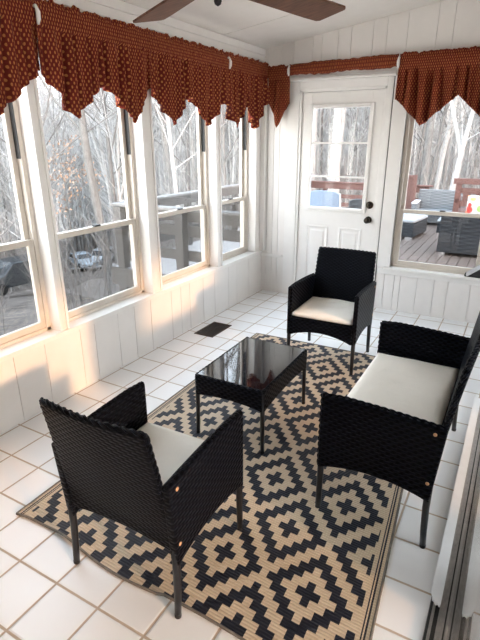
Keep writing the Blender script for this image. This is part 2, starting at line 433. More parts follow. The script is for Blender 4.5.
# inner sill board, with a lip into each opening
mb = MB()
mb.box(.0, .022, YB, .0, SZ - .030, SZ)
for a, b in OPEN_L: mb.box(-.165, -.0005, a + .0005, b - .0005, SZ - .029, SZ)
st('trim_1', mb, M['trim'])
mb = MB().box(0, .022, YB, 0, 2.395, 2.45).box(0.0, .010, YB, 0, 2.34, 2.395)
st('trim_2', mb, M['trim'])
mb = MB()                                                   # narrow casing strips beside the openings
for a, b in OPEN_L:
    mb.box(0, .008, a - .018, a + .0, SZ, TZ); mb.box(0, .008, b, b + .018, SZ, TZ); 
st('trim_3', mb, M['trim'])

DX0, DX1, DZ = .43, 1.212, 2.045
WX0, WX1, WZ0, WZ1 = 1.425, 2.245, .445, 2.14
bz = lambda x: CZ(x)
mb = MB()
mb.box(-.17, DX0 - .03, .012, .15, 0, 2.40); mb.box(DX1 + .03, WX0, .012, .15, 0, 2.40)
mb.box(WX0, WX1, .012, .15, 0, WZ0); mb.box(WX1, 2.9, .012, .15, 0, 2.40)
mb.box(DX0 - .03, DX1 + .03, .012, .15, DZ + .02, 2.40); mb.box(WX0, WX1, .012, .15, WZ1, 2.40)
mb.prism([(-.17, 2.40), (2.9, 2.40), (2.9, CZ(2.9) + .02), (-.17, CZ(-.17) + .02)], 1, .012, .15)
cl = [.06, .13, .195, .268]
boards(mb, 'x', 0, 0, .275, cl, 0, 2.2, .0121)
cb = [1.386, 1.484, 1.542, 1.70, 1.858, 1.98, 2.176, 2.3, 2.42]
boards(mb, 'x', 0, 1.31, 2.9, cb, 0, WZ0 - .03, .0121)
cu = [.06, .186, .322, .513, .60, .754, .875, 1.07, 1.19, 1.363, 1.6, 1.727, 1.95, 2.12, 2.3, 2.5, 2.7]
e = [0] + cu + [2.9]
for i in range(len(e) - 1):                                  # gable boards rise with the ceiling
    a, b = e[i] + .002, e[i + 1] - .002
    mb.prism([(a, 2.19), (b, 2.19), (b, CZ(b) + .01), (a, CZ(a) + .01)], 1, 0, .018)
mb.box(1.31, WX0 - .0, 0, .018, WZ0 - .03, 2.19); mb.box(WX1, 2.9, 0, .018, WZ0 - .03, 2.19); mb.box(WX0, WX1, 0, .018, WZ1, 2.19)
st('wall_back', mb, M['wall'])

mb = MB()                                                    # right-hand wall around the sliding door
mb.box(2.56, 2.68, -1.62, .15, 0, CZ(2.6)); mb.box(2.44, 2.68, -1.55, .012, 0, CZ(2.5) - .0)
mb.prism([(2.44, 2.07), (2.68, 2.07), (2.68, CZ(2.68)), (2.44, CZ(2.44))], 1, -1.55, YB)
st('wall_right', mb, M['wall'])

mb = MB().prism([(-.18, 0), (2.9, 0), (2.9, CZ(2.9)), (-.18, CZ(-.18))], 1, YB - .1, YB)
st('wall_rear', mb, M['wall'])
mb = MB()
for (x0, x1) in ((-.18, 2.68),):
    v = [(x0, YB, CZ(x0)), (x1, YB, CZ(x1)), (x1, .15, CZ(x1)), (x0, .15, CZ(x0))]
    v += [(a, b, c + .06) for a, b, c in v]
    mb.add(v, [(0, 1, 2, 3), (7, 6, 5, 4), (0, 4, 5, 1), (1, 5, 6, 2), (2, 6, 7, 3), (3, 7, 4, 0)])
st('ceiling', mb, M['ceiling'])
mb = MB()
for y in (-.785, -2.0, -3.22, -4.44):
    v = [(0.02, y - .012, CZ(.02) - .004), (2.5, y - .012, CZ(2.5) - .004), (2.5, y + .012, CZ(2.5) - .004), (.02, y + .012, CZ(.02) - .004)]
    v += [(a, b, c + .006) for a, b, c in v]
    mb.add(v, [(3, 2, 1, 0), (4, 5, 6, 7), (0, 1, 5, 4), (1, 2, 6, 5), (2, 3, 7, 6), (3, 0, 4, 7)])
st('trim_4', mb, M['ceiling'])

# the room of the house beyond the sliding door, added unseen to cut sky light; windows sized for the sun patches
HX = 5.2
st('floor_inner', MB().box(4.0, HX, -7.2, .16, -.06, 0).box(2.56, 4.0, -7.2, YB, -.06, 0), M['innerfloor'])
st('ceiling_inner', MB().box(2.681, HX + .12, -7.2, .16, 2.42, 2.5), M['ceiling'])
mb = MB()
mb.box(HX, HX + .12, -7.2, -5.7, 0, 2.42).box(HX, HX + .12, -4.10, -3.62, 0, 2.42).box(HX, HX + .12, -2.58, .16, 0, 2.42)
mb.box(HX, HX + .12, -5.7, -4.10, 2.2, 2.42).box(HX, HX + .12, -3.62, -2.58, 2.2, 2.42).box(HX, HX + .12, -3.62, -2.58, 0, .55).box(HX, HX + .12, -5.7, -4.10, 0, .45)
mb.box(2.681, HX, .06, .16, 0, 2.42).box(2.56, HX, -7.3, -7.2, 0, 2.42).box(2.56, 2.68, -7.2, YB - .1, 0, 2.42)
st('wall_inner', mb, M['wall'])

mb = MB().box(2.72, 5.34, -10, .16, 2.52, 8.0).prism([(2.4, 8.0), (5.66, 8.0), (4.03, 10.0)], 1, -10.3, .46)  # unseen upper storey, added to shade the woods from the sun
st('house_shade_block', mb, M['shadeblock'])

# door surround: side casings, head casing and its ledge
mb = MB()
mb.box(.275, DX0 - .028, -.012, .014, 0, DZ + .10); mb.box(DX1 + .028, 1.292, -.012, .014, 0, DZ + .10)
mb.box(DX0 - .028, DX1 + .028, -.012, .014, DZ + .024, DZ + .10)
mb.box(.262, 1.312, -.040, .014, DZ + .10, DZ + .125); mb.box(.270, 1.305, -.022, .014, DZ + .125, 2.19)
st('trim_5', mb, M['trim'], bevel=.004)
mb = MB()
mb.box(DX0 - .03, DX0 - .004, -.004, .12, 0, DZ + .026); mb.box(DX1 + .004, DX1 + .03, -.004, .12, 0, DZ + .026); mb.box(DX0 - .03, DX1 + .03, -.004, .12, DZ + .004, DZ + .03)
st('trim_6', mb, M['trim'])
mb = MB().box(1.293, 1.2995, -.002, .004, 0, 2.19); st('trim_11', mb, M['darkgroove'])
mb = MB().box(0.0, .262, -.014, .0, .405, .435); st('trim_7', mb, M['trim'], bevel=.004)
# corner post
mb = MB().box(0, .05, -.05, 0, SZ, 2.19); st('trim_8', mb, M['trim'], bevel=.004)

# ------------------------------------------------------------------ the entry door
D = st('door_1', MB().box(DX0, DX1, .012, .055, .012, .97).box(DX0, .527, .012, .055, .97, DZ).box(1.113, DX1, .012, .055, .97, DZ).box(.527, 1.113, .012, .055, 1.92, DZ), M['trim'], bevel=.002)
mb = MB()
gx0, gx1, gz0, gz1 = .545, 1.098, .982, 1.905
mb.box(.505, gx0, -.006, .03, .945, 1.94).box(gx1, 1.137, -.006, .03, .945, 1.94).box(gx0, gx1, -.006, .03, .945, gz0).box(gx0, gx1, -.006, .03, gz1, 1.94)
mb.build('lite_frame', M['trim'], D, bevel=.006)
for z in (1.592, 1.279): MB().box(gx0, gx1, .004, .024, z - .008, z + .008).build('muntin', M['trim'], D)
MB().box(gx0, gx1, .026, .031, gz0, gz1).build('pane', M['glass'], D)
for a, b in ((.525, .765), (.875, 1.112)):
    mb = MB()
    for k, (ins, y) in enumerate(((0, .010), (.022, .004))): pass
    z0, z1 = .16, .79
    v = [(a, .012, z0), (b, .012, z0), (b, .012, z1), (a, .012, z1)]
    i1 = .012; i2 = .040; i3 = .056
    def ring(i, y): return [(a + i, y, z0 + i), (b - i, y, z0 + i), (b - i, y, z1 - i), (a + i, y, z1 - i)]
    rs = [ring(0, .0125), ring(.006, .004), ring(i1 + .004, .004), ring(.026, .0115), ring(i2, .0115), ring(i3, .005)]
    vv = [p for r in rs for p in r]; ff = []
    for k in range(len(rs) - 1):
        for q in range(4): ff.append((k * 4 + q, k * 4 + (q + 1) % 4, (k + 1) * 4 + (q + 1) % 4, (k + 1) * 4 + q))
    ff.append(tuple(range(len(vv) - 4, len(vv))))
    mb.add(vv, ff); mb.build('raised_panel', M['trim'], D)
def rot_lathe(prof, x, z, n=24):
    mb = MB(); v = []; f = []
    for r, y in prof:
        for k in range(n):
            t = 2 * PI * k / n; v.append((x + r * math.cos(t), y, z + r * math.sin(t)))
    for i in range(len(prof) - 1):
        for k in range(n): f.append((i * n + k, i * n + (k + 1) % n, (i + 1) * n + (k + 1) % n, (i + 1) * n + k))
    f.append(tuple(range(n))); f.append(tuple(range((len(prof) - 1) * n, len(prof) * n)))
    mb.add(v, f, True); return mb
KX = 1.170
k = rot_lathe([(.034, .012), (.034, .000), (.026, -.006), (.02, -.008)], KX, 1.027).build('deadbolt', M['bronze'], D)
rot_lathe([(.036, .011), (.036, .002), (.0335, .001), (.0335, .011)], KX, 1.027).build('deadbolt_ring', M['brass'], k)
MB().box(KX - .005, KX + .005, -.026, -.006, 1.012, 1.042).build('thumb_turn', M['bronze'], k, bevel=.003)
rot_lathe([(.033, .012), (.033, .004), (.014, -.002), (.012, -.02), (.024, -.03), (.030, -.042), (.028, -.056), (.016, -.064), (.003, -.066)], KX, .885).build('door_knob', M['bronze'], D)
MB().box(DX0, DX1, -.012, .06, 0, .012).build('threshold', M['steel'], D)
for z in (.25, 1.03, 1.83): MB().tube([(DX0 - .002, .006, z - .045), (DX0 - .002, .006, z + .045)], .006).build('hinge', M['trim'], D)

# ------------------------------------------------------------------ double-hung windows
def window(n, a, b, z0, z1, side, rail):
    """a..b along the wall; side 'L' = left wall (glass behind x=0), 'B' = back wall"""
    def bx(mb, p0, p1, d0, d1, zz0, zz1):                    # d = depth outwards from the inner wall face
        if side == 'L': mb.box(-d1, -d0, p0, p1, zz0, zz1)
        else: mb.box(p0, p1, d0, d1, zz0, zz1)
    dd = .085 if side == 'L' else .03
    fw_ = .030
    mb = MB()
    bx(mb, a, a + fw_, dd, dd + .08, z0, z1); bx(mb, b - fw_, b, dd, dd + .08, z0, z1); bx(mb, a, b, dd, dd + .08, z0, z0 + .022); bx(mb, a, b, dd, dd + .08, z1 - .03, z1)
    W = mb.build('window_%d' % n, M['vinyl'], None, bevel=.002); W['kind'] = 'structure'
    ia, ib = a + fw_, b - fw_
    def sash(d, zz0, zz1, bot, top):
        m2 = MB(); s = .034
        bx(m2, ia, ia + s, d, d + .028, zz0, zz1); bx(m2, ib - s, ib, d, d + .028, zz0, zz1); bx(m2, ia + s, ib - s, d, d + .028, zz0, zz0 + bot); bx(m2, ia + s, ib - s, d, d + .028, zz1 - top, zz1)
        o = m2.build('sash', M['vinyl'], W, bevel=.003)
        m3 = MB(); bx(m3, ia + s - .004, ib - s + .004, d + .012, d + .016, zz0 + bot - .004, zz1 - top + .004); m3.build('pane', M['glass'], o)
        return o
    lo = sash(dd + .008, z0 + .022, rail + .018, .042, .036)
    sash(dd + .038, rail - .018, z1 - .03, .032, .036)
    m4 = MB(); bx(m4, ia, ib, dd + .072, dd + .074, z0 + .022, rail - .0); m4.build('insect_screen', M['screen'], W)
    c = (a + b) / 2; m5 = MB(); bx(m5, c - .025, c + .025, dd - .004, dd + .03, rail + .018, rail + .030); m5.build('sash_lock', M['black'], W, bevel=.003)
    m6 = MB(); bx(m6, ib - .004, ib + .006, dd + .002, dd + .036, rail + .48, z1 - .03); m6.build('jamb_liner', M['black'], W)
    return W
for i, (a, b) in enumerate(OPEN_L): window(i + 1, a, b, SZ, TZ, 'L', 1.045)
WB = window(5, WX0, WX1, WZ0, WZ1, 'B', .985)
# sill and casing of the back window
mb = MB().box(WX0 - .05, 2.44, -.045, .03, WZ0 - .022, WZ0 + .002).box(WX0 - .115, 2.44, -.014, 0, WZ0 - .075, WZ0 - .022)
st('trim_9', mb, M['trim'], bevel=.004)
mb = MB().box(1.300, WX0, -.010, .03, WZ0, 2.19).box(WX1, WX1 + .09, -.010, .03, WZ0, 2.19)
st('trim_10', mb, M['trim'], bevel=.003)
MBlock = MB().box(2.19, 2.25, .02, .06, 1.66, 1.675)

# ------------------------------------------------------------------ sliding glass door on the right
mb = MB().box(2.398, 2.56, YB, -1.55, 0, .006)
for x in (2.414, 2.438, 2.452, 2.466): mb.box(x - .0025, x + .0025, YB, -1.55, .006, .016)
S2 = st('door_2', mb, M['steel'])
g = MB().box(2.400, 2.409, YB, -1.55, .006, .0075).box(2.419, 2.433, YB, -1.55, .006, .0075).box(2.4565, 2.4615, YB, -1.55, .006, .0075); g.build('track_groove', M['darkgroove'], S2)
# white vinyl cover with a jagged broken near end
pr = random.Random(3)
outl = [(2.394, -1.56), (2.394, -3.16)]
for x, y in ((2.3925, -3.19), (2.395, -3.205), (2.3935, -3.225), (2.3965, -3.245), (2.401, -3.255), (2.403, -3.272), (2.410, -3.276), (2.416, -3.288), (2.424, -3.282), (2.431, -3.290)): outl.append((x, y))
outl += [(2.434, -3.27), (2.434, -1.56)]
MB().prism(outl, 2, .016, .026).build('vinyl_cover', M['whitevinyl'], S2)
MB().box(XR - .003, XR + .003, -5.2, -1.55, .010, 2.07).build('pane', M['glass'], S2)
MB().box(2.50, 2.55, -3.36, -3.12, .006, 2.07).build('shadow_stile', M['whitevinyl'], S2)  # unseen upright behind the glass, added to cast the floor shadow edge

# ------------------------------------------------------------------ floor vent
V = empty('floor_vent', (.197, -1.327, 0)); tag(V, 'brown slotted floor vent set in the white tiles below the left windows', 'vent')
mb = MB(); w2, l2 = .098, .168
mb.box(-w2, -w2 + .018, -l2, l2, 0, .006).box(w2 - .018, w2, -l2, l2, 0, .006).box(-w2, w2, -l2, -l2 + .018, 0, .006).box(-w2, w2, l2 - .018, l2, 0, .006)
mb.build('vent_frame', M['ventbrown'], V, bevel=.002)
mb = MB()
for i in range(16):
    y = -l2 + .026 + i * .0195; mb.add([(-w2 + .018, y, .004), (w2 - .018, y, .004), (w2 - .018, y + .010, .0012), (-w2 + .018, y + .010, .0012)], [(0, 1, 2, 3)])
mb.box(-.004, .004, -l2 + .018, l2 - .018, .001, .0045)
mb.build('slats', M['ventbrown'], V)
MB().box(-w2 + .018, w2 - .018, -l2 + .018, l2 - .018, .0002, .0008).build('duct_opening', M['darkgroove'], V)

# ------------------------------------------------------------------ rug
def rug_xy(s, t):
    """s across 0..1 (left-right), t along 0..1 (near-far)"""
    nl, nr, fr, fl = Vector((.655, -3.722)), Vector((2.262, -3.748)), Vector((2.045, -1.195)), Vector((.592, -1.225))
    p = (nl * (1 - s) + nr * s) * (1 - t) + (fl * (1 - s) + fr * s) * t
    return p
def rug_z(x, y, t, s):
    z = .006
    z += .012 * math.exp(-((x - .98) / .10) ** 2) * math.exp(-t / .10)
    z += .006 * math.exp(-((x - .72) / .06) ** 2) * math.exp(-t / .08)
    z += .003 * (1 + math.sin(5.2 * y + 2.0 * x)) * math.sin(PI * s) * .6
    return z
mb = MB(); ns, ntt = 60, 96; pts = []; uv1 = []; uv2 = []
for j in range(ntt + 1):
    for i in range(ns + 1):
        s, t = i / ns, j / ntt; p = rug_xy(s, t)
        if t < .12: p = p + Vector((0, (.016 * math.sin((p.x - .66) * 7.5) - .012) * (1 - t / .12) * (1 if p.x < 1.5 else .3)))
        pts.append((p.x, p.y, rug_z(p.x, p.y, t, s)))
        uv1.append((((p.x - 1.591) + .0345 * (p.y + 2.928)) / .378 * 12, ((p.y + 2.928) + .042 * (p.x - 1.591)) / .522 * 14))
        uv2.append((min(s, 1 - s) * 1.55, t * 2.5))
W_ = ns + 1; NV = len(pts)
low = [(x, y, z - .004) for x, y, z in pts]
ff = [(j * W_ + i, j * W_ + i + 1, (j + 1) * W_ + i + 1, (j + 1) * W_ + i) for j in range(ntt) for i in range(ns)]
fb = [tuple(NV + k for k in reversed(f)) for f in ff]
mb.add(pts + low, ff + fb, True, uv1 + uv1)
R = mb.build('patio_rug', M['rug'])
ul = R.data.uv_layers.new(name='edge')
for p in R.data.polygons:
    for li in p.loop_indices: ul.data[li].uv = uv2[R.data.loops[li].vertex_index % NV]
tag(R, 'black and tan outdoor rug with stepped diamond pattern under the wicker set', 'rug')
per = [i for i in range(ns + 1)] + [j * W_ + ns for j in range(1, ntt + 1)] + [ntt * W_ + i for i in range(ns - 1, -1, -1)] + [j * W_ for j in range(ntt - 1, -1, -1)]
MB().tube([Vector(pts[i]) - Vector((0, 0, .001)) for i in per], .0055, 6).build('edge_binding', M['rugedge'], R)

# ------------------------------------------------------------------ wicker set
def arch(a, b, z_end, z_mid, n=10, flat=.0):
    out = []
    for i in range(n + 1):
        t = i / n; out.append((a + (b - a) * t, z_end + (z_mid - z_end) * math.sin(PI * t) ** .8))
    return out
def braid(mb, pts, r):
    """two strands twisted round each other along a path"""
    P = [Vector(p) for p in pts]
    fine = []
    for i in range(len(P) - 1):
        n = max(2, int((P[i + 1] - P[i]).length / .006))
        fine += [P[i].lerp(P[i + 1], k / n) for k in range(n)]
    fine.append(P[-1])
    for ph in (0, PI):
        st_ = []; s = 0
        for i, p in enumerate(fine):
            d = (fine[min(i + 1, len(fine) - 1)] - fine[max(0, i - 1)]).normalized(); u = d.cross(Vector((.3, .2, .93))).normalized(); w_ = d.cross(u)
            if i: s += (p - fine[i - 1]).length
            a = ph + s * 2 * PI / .062
            st_.append(p + (u * math.cos(a) + w_ * math.sin(a)) * r * .55)
        mb.tube(st_, r * .62, 6)
def make_seat(name, Wd, label, cat, group=None, hb=.80, taper=.018, back=.076):
    """wicker armchair / loveseat; faces +y, origin on the floor under its middle; Wd = distance between the leg lines"""
    t = empty(name); tag(t, label, cat, group)
    h = Wd / 2; fy, ry = .245, -.235
    # arm side panels (woven, arched below)
    for s in (-1, 1):
        top = [(fy, .605), (fy - .10, .612), (fy - .25, .607), (ry + .06, .596), (ry - .028, .588)]
        bot = arch(ry, fy, .235, .28, 12)
        mb = MB().prism(bot + top, 0, s * h - .016, s * h + .016)
        a = mb.build('arm_panel', M['wicker'], t, bevel=.007)
        m2 = MB(); braid(m2, [(s * h, y, z + .001) for y, z in top], .0062); m2.build('braided_edge', M['wicker'], a, shade=True)
        m3 = MB(); braid(m3, [(s * h, fy + .003, z) for z in (.60, .42, .24)], .0058); m3.build('braided_edge', M['wicker'], a, shade=True)
        for z in (.56, .33):
            c = MB().tube([(s * (h + .012), ry + .016, z), (s * (h + .0185), ry + .016, z)], .0075, 10); c.build('screw_cap', M['copper'], a)
    # backrest, leaning back and bowed, woven down to its own arch
    def bf(u, v):
        zb = .295 + .02 * math.sin(PI * u); z = zb + (hb - zb) * v
        hw_ = h - .014 - taper * max(0, v - .3)
        x = -hw_ + 2 * hw_ * u
        lean = max(0, z - .36) / .43
        return (x, ry + .012 - back * lean ** 1.1 - .018 * math.sin(PI * u) * lean, z)
    nu = 24 if Wd < .7 else 40
    mb = MB().slab(bf, nu, 20, (0, .026, .004), lambda u, v: (u * Wd, v * .64))
    b = mb.build('backrest', M['wicker'], t, shade=False, bevel=.006)
    m2 = MB(); braid(m2, [Vector(bf(0, v)) for v in (.25, .5, .75, 1)] + [Vector(bf(i / 10, 1)) + Vector((0, 0, .001)) for i in range(1, 10)] + [Vector(bf(1, v)) for v in (1, .75, .5, .25)], .0095)
    m2.build('braided_edge', M['wicker'], b, shade=True)
    # seat deck and front skirt
    MB().box(-h + .016, h - .016, ry + .02, fy - .004, .345, .372).build('seat', M['wicker'], t, bevel=.006)
    mb = MB().prism(arch(-h + .014, h - .014, .235, .285, 14) + [(h - .014, .372), (-h + .014, .372)], 1, fy - .018, fy + .008)
    mb.build('front_skirt', M['wicker'], t, bevel=.006)
    # legs
    for s in (-1, 1):
        for y, dy in ((fy - .012, 0), (ry + .008, -.012)):
            lg = MB().tube([(s * h, y, .34), (s * h, y, .20), (s * (h + .002), y + dy * .5, .08), (s * (h + .003), y + dy, .004)], [.0145, .0145, .0135, .0125], 12).build('leg', M['blackmetal'], t)
            MB().lathe([(.0122, 0), (.0130, .003), (.0130, .014), (.0122, .016)], s * (h + .003), y + dy, 12).build('foot_cap', M['black'], lg)
    return t
def make_cushion(Wd, D, th, welt=True):
    """soft flat box cushion about the origin, base at z=0"""
    mb = MB(); n, m_ = 24, 20
    def shape(u, v, top):
        x = (u - .5) * Wd; y = (v - .5) * D
        e = min(1, min(u, 1 - u) * Wd / .05, min(v, 1 - v) * D / .05); e = max(0, e)
        puff = math.sqrt(max(0, 1 - (1 - e) ** 2))
        wob = .004 * math.sin(9 * u + 3) * math.sin(7 * v + 1) * puff
        return (x, y, th * .5 + (th * .5) * (.42 + .58 * puff) * (1 if top else -1) + (wob + .010 * math.sin(PI * u) * math.sin(PI * v) if top else 0))
    v = [shape(i / n, j / m_, True) for j in range(m_ + 1) for i in range(n + 1)] + [shape(i / n, j / m_, False) for j in range(m_ + 1) for i in range(n + 1)]
    W1 = n + 1; NN = W1 * (m_ + 1); f = []
    for j in range(m_):
        for i in range(n):
            a = j * W1 + i; f.append((a, a + 1, a + W1 + 1, a + W1)); f.append((NN + a, NN + a + W1, NN + a + W1 + 1, NN + a + 1))
    for i in range(n):
        f.append((i, NN + i, NN + i + 1, i + 1)); b = m_ * W1 + i; f.append((b, b + 1, NN + b + 1, NN + b))
    for j in range(m_):
        a = j * W1; f.append((a, a + W1, NN + a + W1, NN + a)); b = a + n; f.append((b, NN + b, NN + b + W1, b + W1))
    return mb.add(v, f, True)

CH = make_seat('wicker_armchair', .50, 'black wicker armchair seen from behind, nearest to the camera on the rug', 'chair', 'black wicker armchairs')
CH.location = (1.352, -3.545, .0); CH.rotation_euler = (0, 0, .02)
C2 = copy_tree(CH); C2.location = (1.313, -1.37, 0); C2.rotation_euler = (0, 0, PI + .02)
C2['label'] = 'black wicker armchair facing the camera in front of the white door'
LS = make_seat('wicker_loveseat', 1.0, 'black wicker two-seat loveseat on the right edge of the rug beside the glass door', 'loveseat', None, .845, .004, .056)
LS.location = (2.085, -2.505, 0); LS.rotation_euler = (0, 0, PI / 2)

def cushion_at(base, Wd, D, label, group=None, fwd=.016, z=.373):
    o = make_cushion(Wd, D, .052).build('seat_cushion', M['cushion']); tag(o, label, 'cushion', group)
    mw = Matrix.Translation(base.location) @ base.rotation_euler.to_matrix().to_4x4()
    p = mw @ Vector((0, fwd, z)); o.location = p; o.rotation_euler = base.rotation_euler
    return o
q = cushion_at(CH, .458, .44, 'cream seat cushion on the near armchair turned away from the camera', 'cream armchair cushions')
q2 = cushion_at(C2, .458, .44, 'cream seat cushion on the far armchair before the door, half in sun', 'cream armchair cushions')
q3 = cushion_at(LS, .962, .455, 'long cream seat cushion on the wicker loveseat')

# coffee table
T = empty('coffee_table', (1.222, -2.468, .006), .015); tag(T, 'low black wicker coffee table with a black glass top on the rug', 'table')
hw, hl, TH = .208, .306, .388
for s in (-1, 1):
    MB().prism(arch(-hl, hl, .262, .282, 10) + [(hl, TH - .004), (-hl, TH - .004)], 0, s * hw - .011, s * hw + .011).build('apron', M['wicker'], T, bevel=.004)
    MB().prism(arch(-hw, hw, .262, .282, 10) + [(hw, TH - .004), (-hw, TH - .004)], 1, s * hl - .011, s * hl + .011).build('apron', M['wicker'], T, bevel=.004)
mb = MB(); braid(mb, [(-hw, -hl, TH - .006), (hw, -hl, TH - .006), (hw, hl, TH - .006), (-hw, hl, TH - .006), (-hw, -hl, TH - .006)], .008); mb.build('braided_rim', M['wicker'], T, shade=True)
MB().box(-hw + .006, hw - .006, -hl + .006, hl - .006, .30, .325).build('shelf_deck', M['wicker'], T)
MB().box(-hw + .004, hw - .004, -hl + .004, hl - .004, TH - .006, TH + .001).build('glass_top', M['tabletop'], T, bevel=.002)
for sx in (-1, 1):
    for sy in (-1, 1):
        lg = MB().tube([(sx * (hw - .002), sy * (hl - .004), .37), (sx * (hw - .002), sy * (hl - .004), .2), (sx * (hw + .002), sy * (hl - .002), 0.004)], [.013, .0125, .0115], 12).build('leg', M['blackmetal'], T)
        MB().lathe([(.0112, 0), (.0120, .003), (.0120, .014), (.0112, .016)], sx * (hw + .002), sy * (hl - .002), 12).build('foot_cap', M['black'], lg)

# ------------------------------------------------------------------ valances
def valance(label, s0, s1, bottom, side, off=.085, seed=0, ztop=2.315, fold=.036, per=.125, group='red patterned valances', ruffle=True):
    s0 -= .008; s1 += .008
    """s along the wall; bottom: [(s, z)] polyline of the hem"""
    rr = random.Random(seed); ph = rr.random() * 6
    def zb(s):
        for (a, za), (b, zb_) in zip(bottom, bottom[1:]):
            if a <= s <= b: return za + (zb_ - za) * (s - a) / max(1e-6, b - a)
        return bottom[0][1] if s < bottom[0][0] else bottom[-1][1]
    cnt = max(12, int((s1 - s0) / .007))
    keys = sorted(set([s0 + (s1 - s0) * i / cnt for i in range(cnt + 1)] + [b[0] for b in bottom]))
    creases = []; c = s0 + .03 + rr.random() * .04
    while c < s1 - .02:
        creases.append((c, rr.uniform(.03, .06) * fold / .03, rr.uniform(.007, .015), rr.uniform(.5, 1.0))); c += rr.uniform(.055, .13)
    nv = 34; pts = []; uvs = []
    for s in keys:
        z0 = zb(s); g = 0
        cloth = s * 1.3
        for j in range(nv + 1):
            z = z0 + (ztop - z0) * j / nv; h = ztop - z
            big = math.sin(2 * PI * s / per + ph + 1.1 * math.sin(s * 5 + ph)) * .6 + math.sin(2 * PI * s / (per * .47) + ph * 2) * .3
            cr = sum(-d * math.exp(-((s + .012 * math.sin(h * 6 + c * 30) - c) / w) ** 2) * (1 if h < ln * .6 else max(.25, 1 - (h - ln * .6) * 2.0)) for c, d, w, ln in creases if abs(s - c) < .06)
            nz_ = noise.noise(Vector((s * 26, h * 5, seed * 3.1))); nf = noise.noise(Vector((s * 75, h * 22, seed * 5.7)))
            if h < .055:           # ruffled header
                k = 1 - h / .055
                o = .014 * nz_ * (.4 + k) + .006 * nf; zz = z + (.016 * noise.noise(Vector((s * 19, 0, seed))) + .010 * noise.noise(Vector((s * 52, 3, seed)))) * k
            elif h < .105:         # rod pocket, bunched on the rod
                o = .015 * math.sin(PI * (h - .055) / .05) + .007 * nf; zz = z
            else:
                k = min(1, (h - .105) / .16); o = (fold * .8 * big + cr + .006 * nz_) * (.30 + .70 * k) + .004 * nf * (1 - k); zz = z
            d = off + o
            if .03 < h < .13: d = max(d, off + .0105)
            pts.append((d, s, zz) if side == 'L' else (s, -d, zz))
            uvs.append((cloth, z))
    n = nv + 1
    f = [(i * n + j, (i + 1) * n + j, (i + 1) * n + j + 1, i * n + j + 1) for i in range(len(keys) - 1) for j in range(nv)]
    mb = MB().add(pts, f, True, uvs)
    o = mb.build('window_valance', M['valance'])
    m = o.modifiers.new('cloth', 'SOLIDIFY'); m.thickness = .0025; m.offset = 0
    tag(o, label, 'valance', group)
    return o
valance('red leaf-print valance panel at the left frame edge, over the nearest window', -3.83, -2.784, [(-3.83, 1.97), (-3.58, 1.735), (-3.33, 1.95), (-3.079, 1.734), (-2.784, 1.975)], 'L', seed=1)
valance('red leaf-print valance panel over the window with two parked cars behind', -2.782, -1.877, [(-2.782, 1.976), (-2.571, 1.741), (-2.31, 1.948), (-2.13, 1.80), (-2.044, 1.729), (-1.877, 1.955)], 'L', seed=2)
valance('red leaf-print valance panel over the third window along the left wall', -1.874, -.847, [(-1.874, 1.962), (-1.72, 1.83), (-1.598, 1.726), (-1.395, 1.934), (-1.141, 1.732), (-.847, 1.946)], 'L', seed=3)
valance('red leaf-print valance panel over the left window closest to the corner', -.844, -.085, [(-.844, 1.946), (-.673, 1.724), (-.476, 1.912), (-.312, 1.722), (-.085, 1.97)], 'L', seed=4, per=.10)
valance('short single-point red valance piece in the corner beside the door', .105, .318, [(.105, 1.955), (.195, 1.735), (.318, 1.95)], 'B', seed=5, off=.08, per=.10, fold=.018, ztop=2.29)
valance('red leaf-print valance panel over the back window right of the door', 1.345, 2.42, [(1.345, 1.948), (1.569, 1.733), (1.84, 1.968), (2.10, 1.733), (2.42, 1.96)], 'B', seed=6, off=.08, ztop=2.31)
# gathered sleeve over the door: cloth bunched on the rod
mb = MB(); pts = []; uvs = []; ns = 150
for i in range(ns + 1):
    s = .325 + (1.328 - .325) * i / ns
    rr_ = 1 + .30 * noise.noise(Vector((s * 40, 0, 1))) + .25 * noise.noise(Vector((s * 15, 4, 1)))
    for k in range(15):
        a = 2 * PI * k / 14
        ry_, rz_ = .022 * rr_, .050 * (1 + .22 * noise.noise(Vector((s * 22, a * .8, 2))) + .10 * math.sin(s * 12))
        pts.append((s, -.08 + ry_ * math.cos(a), 2.243 + .012 * (s - .325) + rz_ * math.sin(a))); uvs.append((s * 1.5, k / 14 * .2))
ff = [(i * 15 + k, (i + 1) * 15 + k, (i + 1) * 15 + k + 1, i * 15 + k + 1) for i in range(ns) for k in range(14)]
mb.add(pts, ff, True, uvs); o = mb.build('rod_sleeve', M['valance']); tag(o, 'narrow gathered red sleeve of valance cloth on the rod above the door', 'valance')

def rod(name, side, a, b, z, off, brks, label):
    P = (lambda s, d, z: (d, s, z)) if side == 'L' else (lambda s, d, z: (s, -d, z))
    r_ = MB().tube([P(a, .006, z), P(a, off - .012, z), P(a + .012 * (1 if b > a else -1), off, z), P(b - .012 * (1 if b > a else -1), off, z), P(b, off - .012, z), P(b, .006, z)], .0075, 10).build(name, M['trim'])
    tag(r_, label, 'curtain rod')
    for s in brks:
        mb = MB(); hw_ = .006
        prof = [P(s, .004, z + .02), P(s, off + .024, z + .030), P(s, off + .036, z + .0), P(s, off + .034, z - .03), P(s, off + .026, z - .055)]
        mb.tube(prof, [.006, .008, .012, .012, .006], 10); mb.build('bracket', M['trim'], r_)
    return r_
rod('curtain_rod', 'L', -3.86, -.055, 2.24, .085, [-2.786, -.848], 'long white curtain rod through the valances along the left windows')
rod('curtain_rod', 'B', .086, 2.43, 2.245, .08, [.322, 1.337], 'white curtain rod across the back wall over the door and window')

